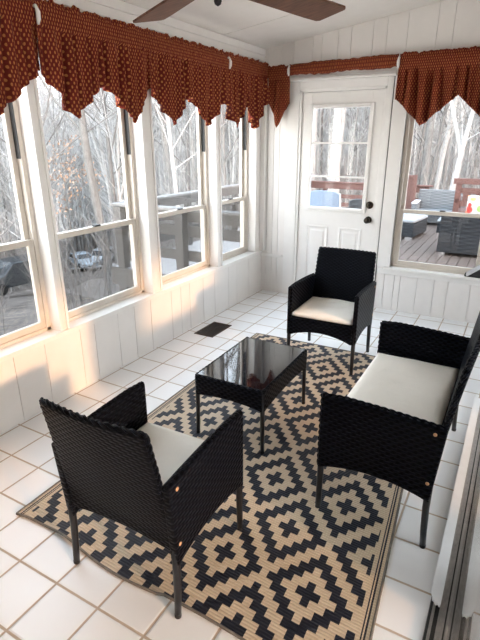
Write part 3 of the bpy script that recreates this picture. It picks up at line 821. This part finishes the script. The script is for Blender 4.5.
# ------------------------------------------------------------------ ceiling fan
FC = Vector((1.480, -3.249, 2.1007)); FAN = empty('ceiling_fan', (FC.x, FC.y, CZ(FC.x))); tag(FAN, 'dark brown ceiling fan with wooden blades at the top edge of the picture', 'ceiling fan')
dz = FC.z - CZ(FC.x)
MB().lathe([(.004, .015), (.075, .015), (.075, -.03), (.05, -.07), (.018, -.085)], 0, 0).build('canopy', M['fanmetal'], FAN)
MB().tube([(0, 0, -.07), (0, 0, dz + .11)], .012, 12).build('downrod', M['fanmetal'], FAN)
MB().lathe([(.03, dz + .14), (.10, dz + .12), (.13, dz + .09), (.13, dz + .03), (.10, dz + .008), (.06, dz - .004), (.055, dz - .03), (.045, dz - .045), (.012, dz - .052)], 0, 0, 28).build('motor_housing', M['fanmetal'], FAN)
th0 = 2.5803
for k in range(5):
    a = th0 - k * math.radians(72)
    ax = Vector((math.cos(a), math.sin(a), 0)); pe = Vector((-math.sin(a), math.cos(a), 0)); p_ = .1779
    side = (pe * math.cos(p_) - Vector((0, 0, 1)) * math.sin(p_)); nn = ax.cross(side)
    outl = [(.17, -.045), (.20, -.058), (.56, -.071), (.645, -.071), (.658, -.060), (.658, .060), (.645, .071), (.56, .071), (.20, .058), (.17, .045)]
    base = Vector((0, 0, dz))
    v = [base + ax * r + side * w_ + nn * .004 for r, w_ in outl] + [base + ax * r + side * w_ - nn * .004 for r, w_ in outl]
    n = len(outl); f = [tuple(range(n)), tuple(range(2 * n - 1, n - 1, -1))] + [(i, (i + 1) % n, n + (i + 1) % n, n + i) for i in range(n)]
    me = MB(); me.add(v, f); bl = me.build('blade', M['blade'], FAN)
    MB().tube([base + ax * .09 + Vector((0, 0, .02)), base + ax * .15 + Vector((0, 0, .012)), base + ax * .24 + nn * .007], [.012, .014, .010], 8).build('blade_iron', M['fanmetal'], bl)
MB().tube([(.01, 0, dz - .05), (.01, 0, dz - .064)], .0012, 6).build('pull_chain', M['fanmetal'], FAN)
MB().lathe([(.002, dz - .049), (.010, dz - .055), (.013, dz - .064), (.010, dz - .073), (.002, dz - .078)], .012, 0, 14).build('pull_knob', M['black'], FAN)

# ------------------------------------------------------------------ device on the back sill
S = empty('sill_device', (2.175, -.012, WZ0 + .002)); S.scale = (1.25, 1, 1.3); tag(S, 'small black wedge-shaped device with a pale slanted face on the back window sill', 'device')
MB().prism([(-.055, 0), (.085, 0), (.085, .105), (.065, .115), (-.04, .03), (-.055, .02)], 1, -.026, .026).build('body', M['black'], S, bevel=.006)
def slant(t, y): return (-.04 + .105 * t - .012, y, .03 + .085 * t + .012)
MB().prism([(-.046, .012), (-.036, .003), (.088, .098), (.064, .119), (-.043, .034)], 1, -.031, -.024).build('face_plate', M['paleface'], S, bevel=.002)

# ------------------------------------------------------------------ outside: deck and railings
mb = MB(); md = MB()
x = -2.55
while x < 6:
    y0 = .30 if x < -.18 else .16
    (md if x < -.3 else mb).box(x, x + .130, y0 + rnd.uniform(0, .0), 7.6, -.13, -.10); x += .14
st('floor_deck', mb, M['deckwood']); st('floor_side_deck', md, M['glaredeck'])  # side boards carry painted sky glare
st('trim_13', MB().box(-2.58, -.2, .26, .299, -.36, -.10).box(-2.58, -2.551, .30, 7.6, -.36, -.10), M['greywood'])
mb = MB()
for px_, py_ in ((-2.45, .4), (-2.45, 3.5), (-2.45, 7.3), (0.5, 7.3), (4, 7.3), (-.4, .5)): mb.box(px_ - .07, px_ + .07, py_ - .07, py_ + .07, -6, -.12)
st('trim_12', mb, M['greywood'])
def railing(name, p0, p1, posts, label, mat, cap, z0=-.1, zc=.80, bz=((.10, .24), (.43, .57)), bw=.028, fat=.09):
    p0, p1 = Vector(p0), Vector(p1); d = (p1 - p0); Ln = d.length; ang = math.atan2(d.y, d.x)
    r = empty(name, (p0.x, p0.y, z0), ang); tag(r, label, 'railing', None)
    MB().box(-.07, Ln + .07, -.075, .075, zc - z0 - .035, zc - z0).build('top_cap', cap, r, bevel=.005)
    MB().box(-.0, Ln, -.05, -.02, zc - z0 - .175, zc - z0 - .035).build('rail_board', mat, r)
    for a, b in bz: MB().box(0, Ln, -.05, -.02, a - z0, b - z0).build('rail_board', mat, r)
    for s in posts: MB().box(s - fat / 2, s + fat / 2, -.02, fat - .02, 0.0, zc - z0 - .035).build('post', mat, r)
    return r
railing('deck_railing', (-.25, .38, 0), (-2.46, .38, 0), (.1, 1.1, 2.14), 'grey weathered deck railing running out from the house beyond the left windows', M['greywood'], M['railcap'], fat=.12)
railing('deck_railing', (-2.47, .50, 0), (-2.47, 7.5, 0), (1.6, 3.2, 4.8, 6.4), 'grey weathered railing along the outer side edge of the deck', M['greywood'], M['railcap'])
railing('deck_railing', (-2.4, 7.5, 0), (.55, 7.5, 0), (.4, 1.5, 2.6), 'brown deck railing at the far end, seen through the door glass', M['redwood'], M['redwood'], zc=.62, bz=((.02, .12), (.22, .32)))

# outdoor furniture
def box_seat(name, loc, rz, wd, dp, hb, hs, mat, label, cat, arms=True, cushion=None, feet=True):
    """outdoor wicker seat; its back is at local -y"""
    t = empty(name, loc, rz); tag(t, label, cat)
    MB().box(-wd / 2, wd / 2, -dp / 2, dp / 2, .05, hs).build('base', mat, t, bevel=.01)
    mb = MB().slab(lambda u, v: (-wd / 2 + wd * u, -dp / 2 + .05 - .02 * v, hs - .01 + (hb - hs + .01) * v), 12, 8, (0, .09, 0), lambda u, v: (u * wd, v * (hb - hs)))
    mb.build('backrest', mat, t, bevel=.012)
    if arms:
        for s in (-1, 1):
            a = MB().box(s * wd / 2 - .05, s * wd / 2 + .05, -dp / 2 + .1, dp / 2, hs - .01, hs + .16).build('arm', mat, t, bevel=.01)
            MB().box(s * wd / 2 - .06, s * wd / 2 + .06, -dp / 2 + .1, dp / 2 + .01, hs + .16, hs + .185).build('arm_cap', M['whitecushion'], a, bevel=.008)
    for sx in (-1, 1):
        for sy in (-1, 1): MB().box(sx * (wd / 2 - .08) - .05, sx * (wd / 2 - .08) + .05, sy * (dp / 2 - .04) - .03, sy * (dp / 2 - .04) + .03, 0, .05).build('foot', M['chrome'], t)
    if cushion:
        c = make_cushion(wd - .12, dp - .14, .12).build('seat_cushion', cushion); tag(c, cushion_label(label), 'cushion'); c.location = Vector(loc) + Matrix.Rotation(rz, 3, 'Z') @ Vector((0, .05, hs)); c.rotation_euler = (0, 0, rz)
    return t
def cushion_label(l): return 'white seat cushion on the ' + ' '.join(l.split()[:4]) + ' seen through the back window'
box_seat('outdoor_sofa', (2.27, 3.78, -.1), .03, 1.74, .82, .66, .34, M['greywicker'], 'dark grey wicker sofa on the deck, its back to the window', 'sofa')
box_seat('outdoor_armchair', (.93, 6.62, -.1), PI + .05, .95, .74, .68, .27, M['lightwicker'], 'pale grey wicker armchair at the far side of the deck', 'chair', )
O = empty('outdoor_ottoman', (.52, 4.82, -.1), -.12); tag(O, 'dark wicker ottoman with a white top out on the deck', 'ottoman')
MB().box(-.38, .38, -.42, .42, .05, .29).build('base', M['greywicker'], O, bevel=.01)
make_cushion(.76, .84, .08).build('top_pad', M['whitecushion'], O, loc=(0, 0, .29))
for sx in (-1, 1):
    for sy in (-1, 1): MB().box(sx * .30 - .06, sx * .30 + .06, sy * .38 - .03, sy * .38 + .03, 0, .05).build('foot', M['chrome'], O)
fc = make_cushion(.50, .56, .16).build('floral_pillow', M['floral']); fc.location = (1.98, 3.64, .545); fc.rotation_euler = (math.radians(96), 0, .05)
tag(fc, 'white throw pillow printed with red and green flowers on the dark deck sofa', 'pillow')
rp = make_cushion(.13, .30, .08).build('patio_pillow', M['redcloth']); rp.location = (1.36, 4.35, .05); rp.rotation_euler = (math.radians(82), 0, .35); tag(rp, 'small red pillow standing on the deck between ottoman and sofa', 'pillow')
def patio_chair(loc, rz, mat, seatmat, label, hb):
    t = empty('patio_chair', loc, rz); tag(t, label, 'chair')
    MB().slab(lambda u, v: (-.23 + .46 * u, -.22 - .09 * v - .03 * math.sin(PI * u) , .40 + (hb - .40) * v - .05 * v * (2 * u - 1) ** 4), 12, 8, (0, .03, 0), lambda u, v: (u * .46, v * .5)).build('backrest', seatmat, t, bevel=.01)
    MB().box(-.24, .24, -.22, .24, .39, .43).build('seat', seatmat, t, bevel=.01)
    for s in (-1, 1):
        MB().tube([(s * .25, .22, 0), (s * .25, .22, .62), (s * .25, .16, .64), (s * .25, -.26, .64)], .014, 8).build('arm', mat, t)
        MB().tube([(s * .25, -.26, 0), (s * .25, -.26, .64), (s * .23, -.31, hb - .04)], .014, 8).build('leg', mat, t)
    return t
patio_chair((-.03, 2.25, -.1), .08, M['steel'], M['bluecover'], 'patio chair with a pale blue sling back just outside the door', 1.05)
patio_chair((.62, 2.35, -.1), -.2, M['blackmetal'], M['greywicker'], 'dark patio chair with rounded back outside the door, right of the blue one', .95)
B = empty('wooden_swing', (2.2, 5.55, -.1), .03); tag(B, 'red-brown wooden bench swing frame behind the dark sofa on the deck', 'swing')
for s in (-1, 1):
    MB().box(s * .82 - .05, s * .82 + .05, -.05, .05, 0, 1.01).build('post', M['redwood'], B)
    MB().box(s * .82 - .04, s * .82 + .04, -.05, .55, .58, .66).build('arm', M['redwood'], B)
    MB().box(s * .82 - .05, s * .82 + .05, .45, .55, 0, .58).build('post', M['redwood'], B)
MB().box(-.92, .92, -.06, .06, 0.93, 1.03).build('top_beam', M['redwood'], B)
MB().box(-.78, .78, -.03, .03, .76, .86).build('back_rail', M['redwood'], B); MB().box(-.78, .78, -.03, .03, .52, .62).build('back_rail', M['redwood'], B)
for i in range(7): MB().box(-.68 + i * .226 - .05, -.68 + i * .226 + .05, -.02, .02, .60, .78).build('back_slat', M['redwood'], B)
MB().box(-.8, .8, -.05, .52, .38, .43).build('seat', M['redwood'], B)
P = empty('privacy_panel', (.15, 6.75, -.1), 0); tag(P, 'brown wooden privacy panel standing at the far left of the deck window view', 'screen')
for i in range(3): MB().box(-.15 + i * .1, -.15 + i * .1 + .094, -.015, .015, .08, .93).build('board', M['redwood'], P)
for s in (-1, 1): MB().box(s * .19 - .04, s * .19 + .04, -.04, .04, 0, .99).build('post', M['redwood'], P)
MB().box(-.21, .21, -.045, .045, .93, .98).build('top_cap', M['redwood'], P)
H = empty('garden_shed', (3.6, 17.5, -1.6), .1); tag(H, 'small shed with a rusty pink roof among the trees behind the deck', 'shed')
MB().box(-2.2, 2.2, -1.5, 1.5, 0, 2.2).build('wall', M['shedwall'], H)
MB().prism([(-2.5, 2.15), (2.5, 2.15), (0, 3.5)], 1, -1.7, 1.7).build('roof', M['shedroof'], H)
MB().box(-.5, .4, -1.53, -1.5, 0, 1.9).build('door', M['redwood'], H)

# ------------------------------------------------------------------ outside: hillside
def GZ(x, y):
    dx, dy = x + .5, y + 1.0
    r = math.hypot(dx, dy); az = math.degrees(math.atan2(-dx, dy))
    k = max(0, min(1, (az - 8) / 32)); k = k * k * (3 - 2 * k)
    s1 = -2.2 - .20 * max(0, r - 2); s0 = -1.6 - .03 * max(0, r - 8)
    z = s0 * (1 - k) + s1 * k
    if r > 60: z += .32 * (r - 60)
    return z
mb = MB(); v = []; f = []; nr_, na_ = 46, 60
for i in range(nr_ + 1):
    r = 1.0 + 130 * (i / nr_) ** 1.7
    for j in range(na_ + 1):
        a = math.radians(-75 + 200 * j / na_); x, y = -.5 - r * math.sin(a), -1 + r * math.cos(a)
        v.append((x, y, GZ(x, y) + .5 * noise.noise(Vector((x * .12, y * .12, 0))) * max(0, min(1, (r - 12) / 15))))
for i in range(nr_):
    for j in range(na_): f.append((i * (na_ + 1) + j, i * (na_ + 1) + j + 1, (i + 1) * (na_ + 1) + j + 1, (i + 1) * (na_ + 1) + j))
mb.add(v, f, True); st('ground', mb, M['ground'])

def make_tree_mesh(seed, H, r0, lean=0, levels=3, nb=9, fork=False):
    rr = random.Random(seed); mb = MB()
    def branch(p, d, ln, r, lev):
        n = 7 if lev == 0 else (5 if lev == 1 else 3); pts = [Vector(p)]; rs = [r]; d = Vector(d).normalized()
        for i in range(n):
            wob = .05 if lev == 0 else .22
            d = (d + Vector((rr.uniform(-wob, wob), rr.uniform(-wob, wob), rr.uniform(-wob * .3, wob * .7)))).normalized()
            pts.append(pts[-1] + d * ln / n); rs.append(max(.004, r * (1 - .82 * (i + 1) / n)))
        mb.tube(pts, rs, (7, 4, 3, 3)[lev], cap=False)
        if lev >= levels: return pts
        m = nb if lev == 0 else (5 if lev == 1 else 3)
        for i in range(m):
            t = (.30 + .68 * (i + rr.random() * .7) / m) if lev == 0 else (.25 + .75 * (i + rr.random()) / m)
            k = min(n - 1, int(t * n)); q = pts[k].lerp(pts[k + 1], t * n - k)
            az = rr.uniform(0, 2 * PI); el = rr.uniform(.45, 1.1)
            loc = (pts[k + 1] - pts[k]).normalized(); o = loc.orthogonal().normalized(); o2 = loc.cross(o)
            nd = loc * math.cos(el) + (o * math.cos(az) + o2 * math.sin(az)) * math.sin(el) + Vector((0, 0, .15))
            branch(q, nd, ln * rr.uniform(.26, .42) * (1 if lev else (1.25 - .6 * t)), max(.009, rs[k] * .34), lev + 1)
        return pts
    tp = branch((0, 0, -.4), (lean, 0, 1), H, r0, 0)
    if fork: branch(tp[2], (.35, .1, 1), H * .7, r0 * .7, 0)
    return mb
TREES = []
for k in range(7):
    o = make_tree_mesh(30 + k, 13 + 1.4 * k, (.075 + .017 * k), lean=.03 * (k - 3), nb=15, fork=(k % 3 == 1)).build('bare_tree', M['bark'] if k % 3 else M['darkbark'])
    TREES.append(o)
used = set()
def plant(k, x, y, sc, rz, label, group):
    if k not in used: o = TREES[k]; used.add(k)
    else: o = TREES[k].copy(); col.objects.link(o)
    o.location = (x, y, GZ(x, y) - .1); o.scale = (sc, sc, sc * rnd.uniform(.9, 1.1)); o.rotation_euler = (0, 0, rz)
    tag(o, label, 'tree', group); return o
camxy = Vector((2.43, -4.77))
def at(px, dist):
    """a spot on the hillside in the direction of a column of the view, dist metres off"""
    a = YAW + math.atan((px - 240) / F / math.cos(PITCH) * 1.0); return camxy.x + math.sin(a) * dist, camxy.y + math.cos(a) * dist
CARS = [(-38.1, 31.6), (-39.1, 35.6), (-22.5, 12.6)]
def clear(x, y, lim=3.0):
    """keep trunks off the deck, the cars and the sight lines to the cars"""
    if x > -3.3 and y < 9.5 and y > -8: return False
    if -3.2 < y < .5 and x > -4: return False
    if math.hypot(x - 3.6, y - 17.5) < 3.6: return False
    for k, (cx_, cy_) in enumerate(CARS):
        if math.hypot(x - cx_, y - cy_) < lim: return False
        da = math.degrees(abs(math.atan2(cy_ - camxy.y, cx_ - camxy.x) - math.atan2(y - camxy.y, x - camxy.x)))
        dd = (Vector((x, y)) - camxy).length; dc = (Vector((cx_, cy_)) - camxy).length
        if da < (1.5 if k < 2 else 2.2) and dd < dc and (lim < 4 or dd > dc * .3): return False
    return True
n = 0
special = [(6, 117, 18.5, 1.0, 'thick grey leaning trunk seen through the second left window'), (3, 461, 16.0, 1.5, 'thick straight grey trunk behind the deck in the back window'),
           (0, 228, 15, 1.1, 'tall grey trunk showing through the window by the corner'), (1, 422, 14, .8, 'slim pale forked tree in the left part of the back window'), (2, 190, 15, .8, 'bare grey tree beyond the deck railing in the third left window')]
for k, px, dist, sc, lb in special:
    x, y = at(px, dist); plant(k, x, y, sc, rnd.uniform(0, 6), lb, None)
groups = [('bare grey tree in the woods on the slope beyond the left windows', 'bare trees on the slope'), ('bare grey tree standing in the woods behind the far end of the deck', 'bare trees behind the deck')]
cnt = 0
while cnt < 205:
    a = rnd.uniform(-66, -19); dist = 16 + 50 * rnd.random() ** .8
    x, y = camxy.x + math.sin(math.radians(a)) * dist, camxy.y + math.cos(math.radians(a)) * dist
    if not clear(x, y): continue
    plant(rnd.randrange(7), x, y, rnd.uniform(.7, 1.15), rnd.uniform(0, 6.28), *groups[0]); cnt += 1
cnt = 0
while cnt < 85:
    a = rnd.uniform(-19, 6); dist = 14.5 + 40 * rnd.random()
    x, y = camxy.x + math.sin(math.radians(a)) * dist, camxy.y + math.cos(math.radians(a)) * dist
    if not clear(x, y): continue
    plant(rnd.randrange(7), x, y, rnd.uniform(.6, 1.05), rnd.uniform(0, 6.28), *groups[1]); cnt += 1
# the farthest woods and the low brush: nobody could count these stems
mb = MB(); br = random.Random(11)
for i in range(5200):
    a = math.radians(br.uniform(-72, 12)); dist = 58 + 62 * br.random()
    x, y = camxy.x + math.sin(a) * dist, camxy.y + math.cos(a) * dist; z = GZ(x, y); h = br.uniform(14, 30); r = br.uniform(.06, .17)
    lx, ly = br.uniform(-.6, .6), br.uniform(-.6, .6)
    mb.tube([(x, y, z - .3), (x + lx * .4, y + ly * .4, z + h * .5), (x + lx, y + ly, z + h)], [r, r * .7, .02], 3, cap=False)
    for b in range(9):
        t = br.uniform(.2, .97); aa = br.uniform(0, 6.28); ln = h * .22 * (1.2 - t)
        p = Vector((x + lx * t, y + ly * t, z + h * t)); q = p + Vector((math.cos(aa) * ln, math.sin(aa) * ln, ln * .9))
        mb.tube([p, q], [r * .35, .02], 3, cap=False)
for i in range(2600):
    a = math.radians(br.uniform(-70, 10)); dist = 24 + 36 * br.random()
    x, y = camxy.x + math.sin(a) * dist, camxy.y + math.cos(a) * dist; z = GZ(x, y); h = br.uniform(4, 15); r = br.uniform(.02, .055)
    if not clear(x, y, 4.2): continue
    lx, ly = br.uniform(-.8, .8), br.uniform(-.8, .8)
    mb.tube([(x, y, z - .3), (x + lx * .4, y + ly * .4, z + h * .5), (x + lx, y + ly, z + h)], [r, r * .7, .01], 3, cap=False)
    for b in range(10):
        t = br.uniform(.2, .97); aa = br.uniform(0, 6.28); ln = h * .25 * (1.2 - t)
        p = Vector((x + lx * t, y + ly * t, z + h * t)); q = p + Vector((math.cos(aa) * ln, math.sin(aa) * ln, ln * .9))
        mb.tube([p, q], [r * .4, .009], 3, cap=False)
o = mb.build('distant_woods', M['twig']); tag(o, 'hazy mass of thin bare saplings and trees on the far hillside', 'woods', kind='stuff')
mb = MB()
for i in range(5200):
    a = math.radians(br.uniform(-68, 8)); dist = 10 + 55 * br.random()
    x, y = camxy.x + math.sin(a) * dist, camxy.y + math.cos(a) * dist
    if not clear(x, y, 4.2): continue
    z = GZ(x, y); h = br.uniform(.6, 3.4); aa = br.uniform(0, 6.28); lx, ly = math.cos(aa) * h * .25, math.sin(aa) * h * .25
    r = .006 + .0006 * dist
    mb.tube([(x, y, z - .1), (x + lx * .4, y + ly * .4, z + h * .6), (x + lx, y + ly, z + h)], [r, r * .7, .003], 3, cap=False)
    for b in range(3):
        t = br.uniform(.3, .9); a2 = br.uniform(0, 6.28); ln = h * .35
        p = Vector((x + lx * t, y + ly * t, z + h * t)); mb.tube([p, p + Vector((math.cos(a2) * ln * .6, math.sin(a2) * ln * .6, ln * .7))], [r * .6, .003], 3, cap=False)
o = mb.build('underbrush', M['brush']); tag(o, 'thin leafless brush covering the slope outside the windows', 'brush', kind='stuff')
# young oak that keeps its coppery leaves
x, y = at(84, 20.0); OK_ = empty('young_oak', (x, y, GZ(x, y))); tag(OK_, 'young tree keeping pale copper leaves, left of the deck corner post', 'tree')
gz = GZ(x, y)
make_tree_mesh(99, 7.5, .05, levels=2, nb=12).build('trunk', M['darkbark'], OK_)
mb = MB(); lr = random.Random(5)
for i in range(700):
    while True:
        p = Vector((lr.uniform(-1, 1), lr.uniform(-1, 1), lr.uniform(-1, 1)))
        if p.length < 1: break
    p = Vector((p.x * 1.35, p.y * 1.35, 5.2 + p.z * 1.5)); p.x += .25 * math.sin(p.z * 4); 
    if noise.noise(p * 1.6) < -.02: continue
    u = Vector((lr.uniform(-1, 1), lr.uniform(-1, 1), lr.uniform(-1, 1))).normalized(); w_ = u.orthogonal().normalized(); s = .055
    mb.add([p - u * s, p + w_ * s * .5, p + u * s, p - w_ * s * .5], [(0, 1, 2, 3)])
mb.build('leaves', M['oakleaf'], OK_)['kind'] = 'stuff'

# drive and parked cars down the slope
mb = MB(); v = []; f = []
rd = [(-52, 27), (-43, 29), (-34, 31), (-24, 36), (-12, 46)]
for i, (x, y) in enumerate(rd):
    for w_ in (-2.6, 2.6): v.append((x + .3 * w_, y + w_ , GZ(x + .3 * w_, y + w_) + .35))
for i in range(len(rd) - 1): f.append((2 * i, 2 * i + 1, 2 * i + 3, 2 * i + 2))
mb.add(v, f); st('road', mb, M['road'])
def car(x, y, rz, paint, kind, label):
    t = empty('car', (x, y, GZ(x, y) + .42), rz); tag(t, label, 'car', None)
    if kind == 'suv': prof = [(-2.2, .35), (-2.2, 1.0), (-2.05, 1.68), (.55, 1.72), (1.15, 1.10), (2.1, .98), (2.25, .65), (2.2, .35)]; gl = [(-1.95, 1.06), (-1.88, 1.60), (.48, 1.64), (.98, 1.08)]
    else: prof = [(-2.2, .32), (-2.22, .85), (-1.65, .95), (-1.05, 1.40), (.35, 1.42), (1.05, .98), (2.05, .82), (2.25, .55), (2.2, .32)]; gl = [(-1.5, .95), (-1.0, 1.34), (.32, 1.36), (.92, .97)]
    MB().prism(prof, 1, -.86, .86).build('body', paint, t, bevel=.10, seg=3)
    MB().prism(gl, 1, -.868, .868).build('side_window', M['carglass'], t)
    a, b = (prof[3], prof[4]) if kind == 'suv' else (prof[4], prof[5])
    for (p, q), nm in (((a, b), 'windshield'), ((prof[1], prof[2]) if kind == 'suv' else (prof[2], prof[3]), 'rear_window')):
        d = Vector((q[0] - p[0], 0, q[1] - p[1])); nn = Vector((d.z, 0, -d.x)).normalized(); nn = -nn if nn.z < 0 else nn
        P0 = Vector((p[0], 0, p[1])) + d * .12 + nn * .012; P1 = Vector((p[0], 0, p[1])) + d * .9 + nn * .012
        MB().add([P0 + Vector((0, -.7, 0)), P0 + Vector((0, .7, 0)), P1 + Vector((0, .74, 0)), P1 + Vector((0, -.74, 0)), P0 + Vector((0, -.7, 0)) - nn * .03, P0 + Vector((0, .7, 0)) - nn * .03, P1 + Vector((0, .74, 0)) - nn * .03, P1 + Vector((0, -.74, 0)) - nn * .03],
                 [(0, 1, 2, 3), (7, 6, 5, 4), (0, 4, 5, 1), (1, 5, 6, 2), (2, 6, 7, 3), (3, 7, 4, 0)]).build(nm, M['carglass'], t)
    for sx in (-1.35, 1.4):
        for sy in (-1, 1):
            wmb = MB(); wv = []; wf = []; nn_ = 18
            for yy, rr_ in ((sy * .88, .34), (sy * .68, .34)):
                for k in range(nn_): wv.append((sx + rr_ * math.cos(2 * PI * k / nn_), yy, .34 + rr_ * math.sin(2 * PI * k / nn_)))
            for k in range(nn_): wf.append((k, (k + 1) % nn_, nn_ + (k + 1) % nn_, nn_ + k))
            wf += [tuple(range(nn_)), tuple(range(2 * nn_ - 1, nn_ - 1, -1))]
            wmb.add(wv, wf).build('wheel', M['tyre'], t)
    for sy in (-1, 1): MB().box(2.16, 2.27, sy * .62 - .16, sy * .62 + .16, .58, .72).build('headlight', M['chrome'], t, bevel=.02)
    return t
def facing(x, y, dev): return math.atan2(camxy.y - y, camxy.x - x) + dev
car(*CARS[0], facing(*CARS[0], .35), M['carblue'], 'sedan', 'pale blue car, left one of two parked down the slope')
car(*CARS[1], facing(*CARS[1], -.5), M['carwhite'], 'suv', 'white sport utility vehicle parked right of the pale blue car')
car(*CARS[2], facing(*CARS[2], -1.1), M['cardark'], 'suv', 'dark car low in the leftmost window')
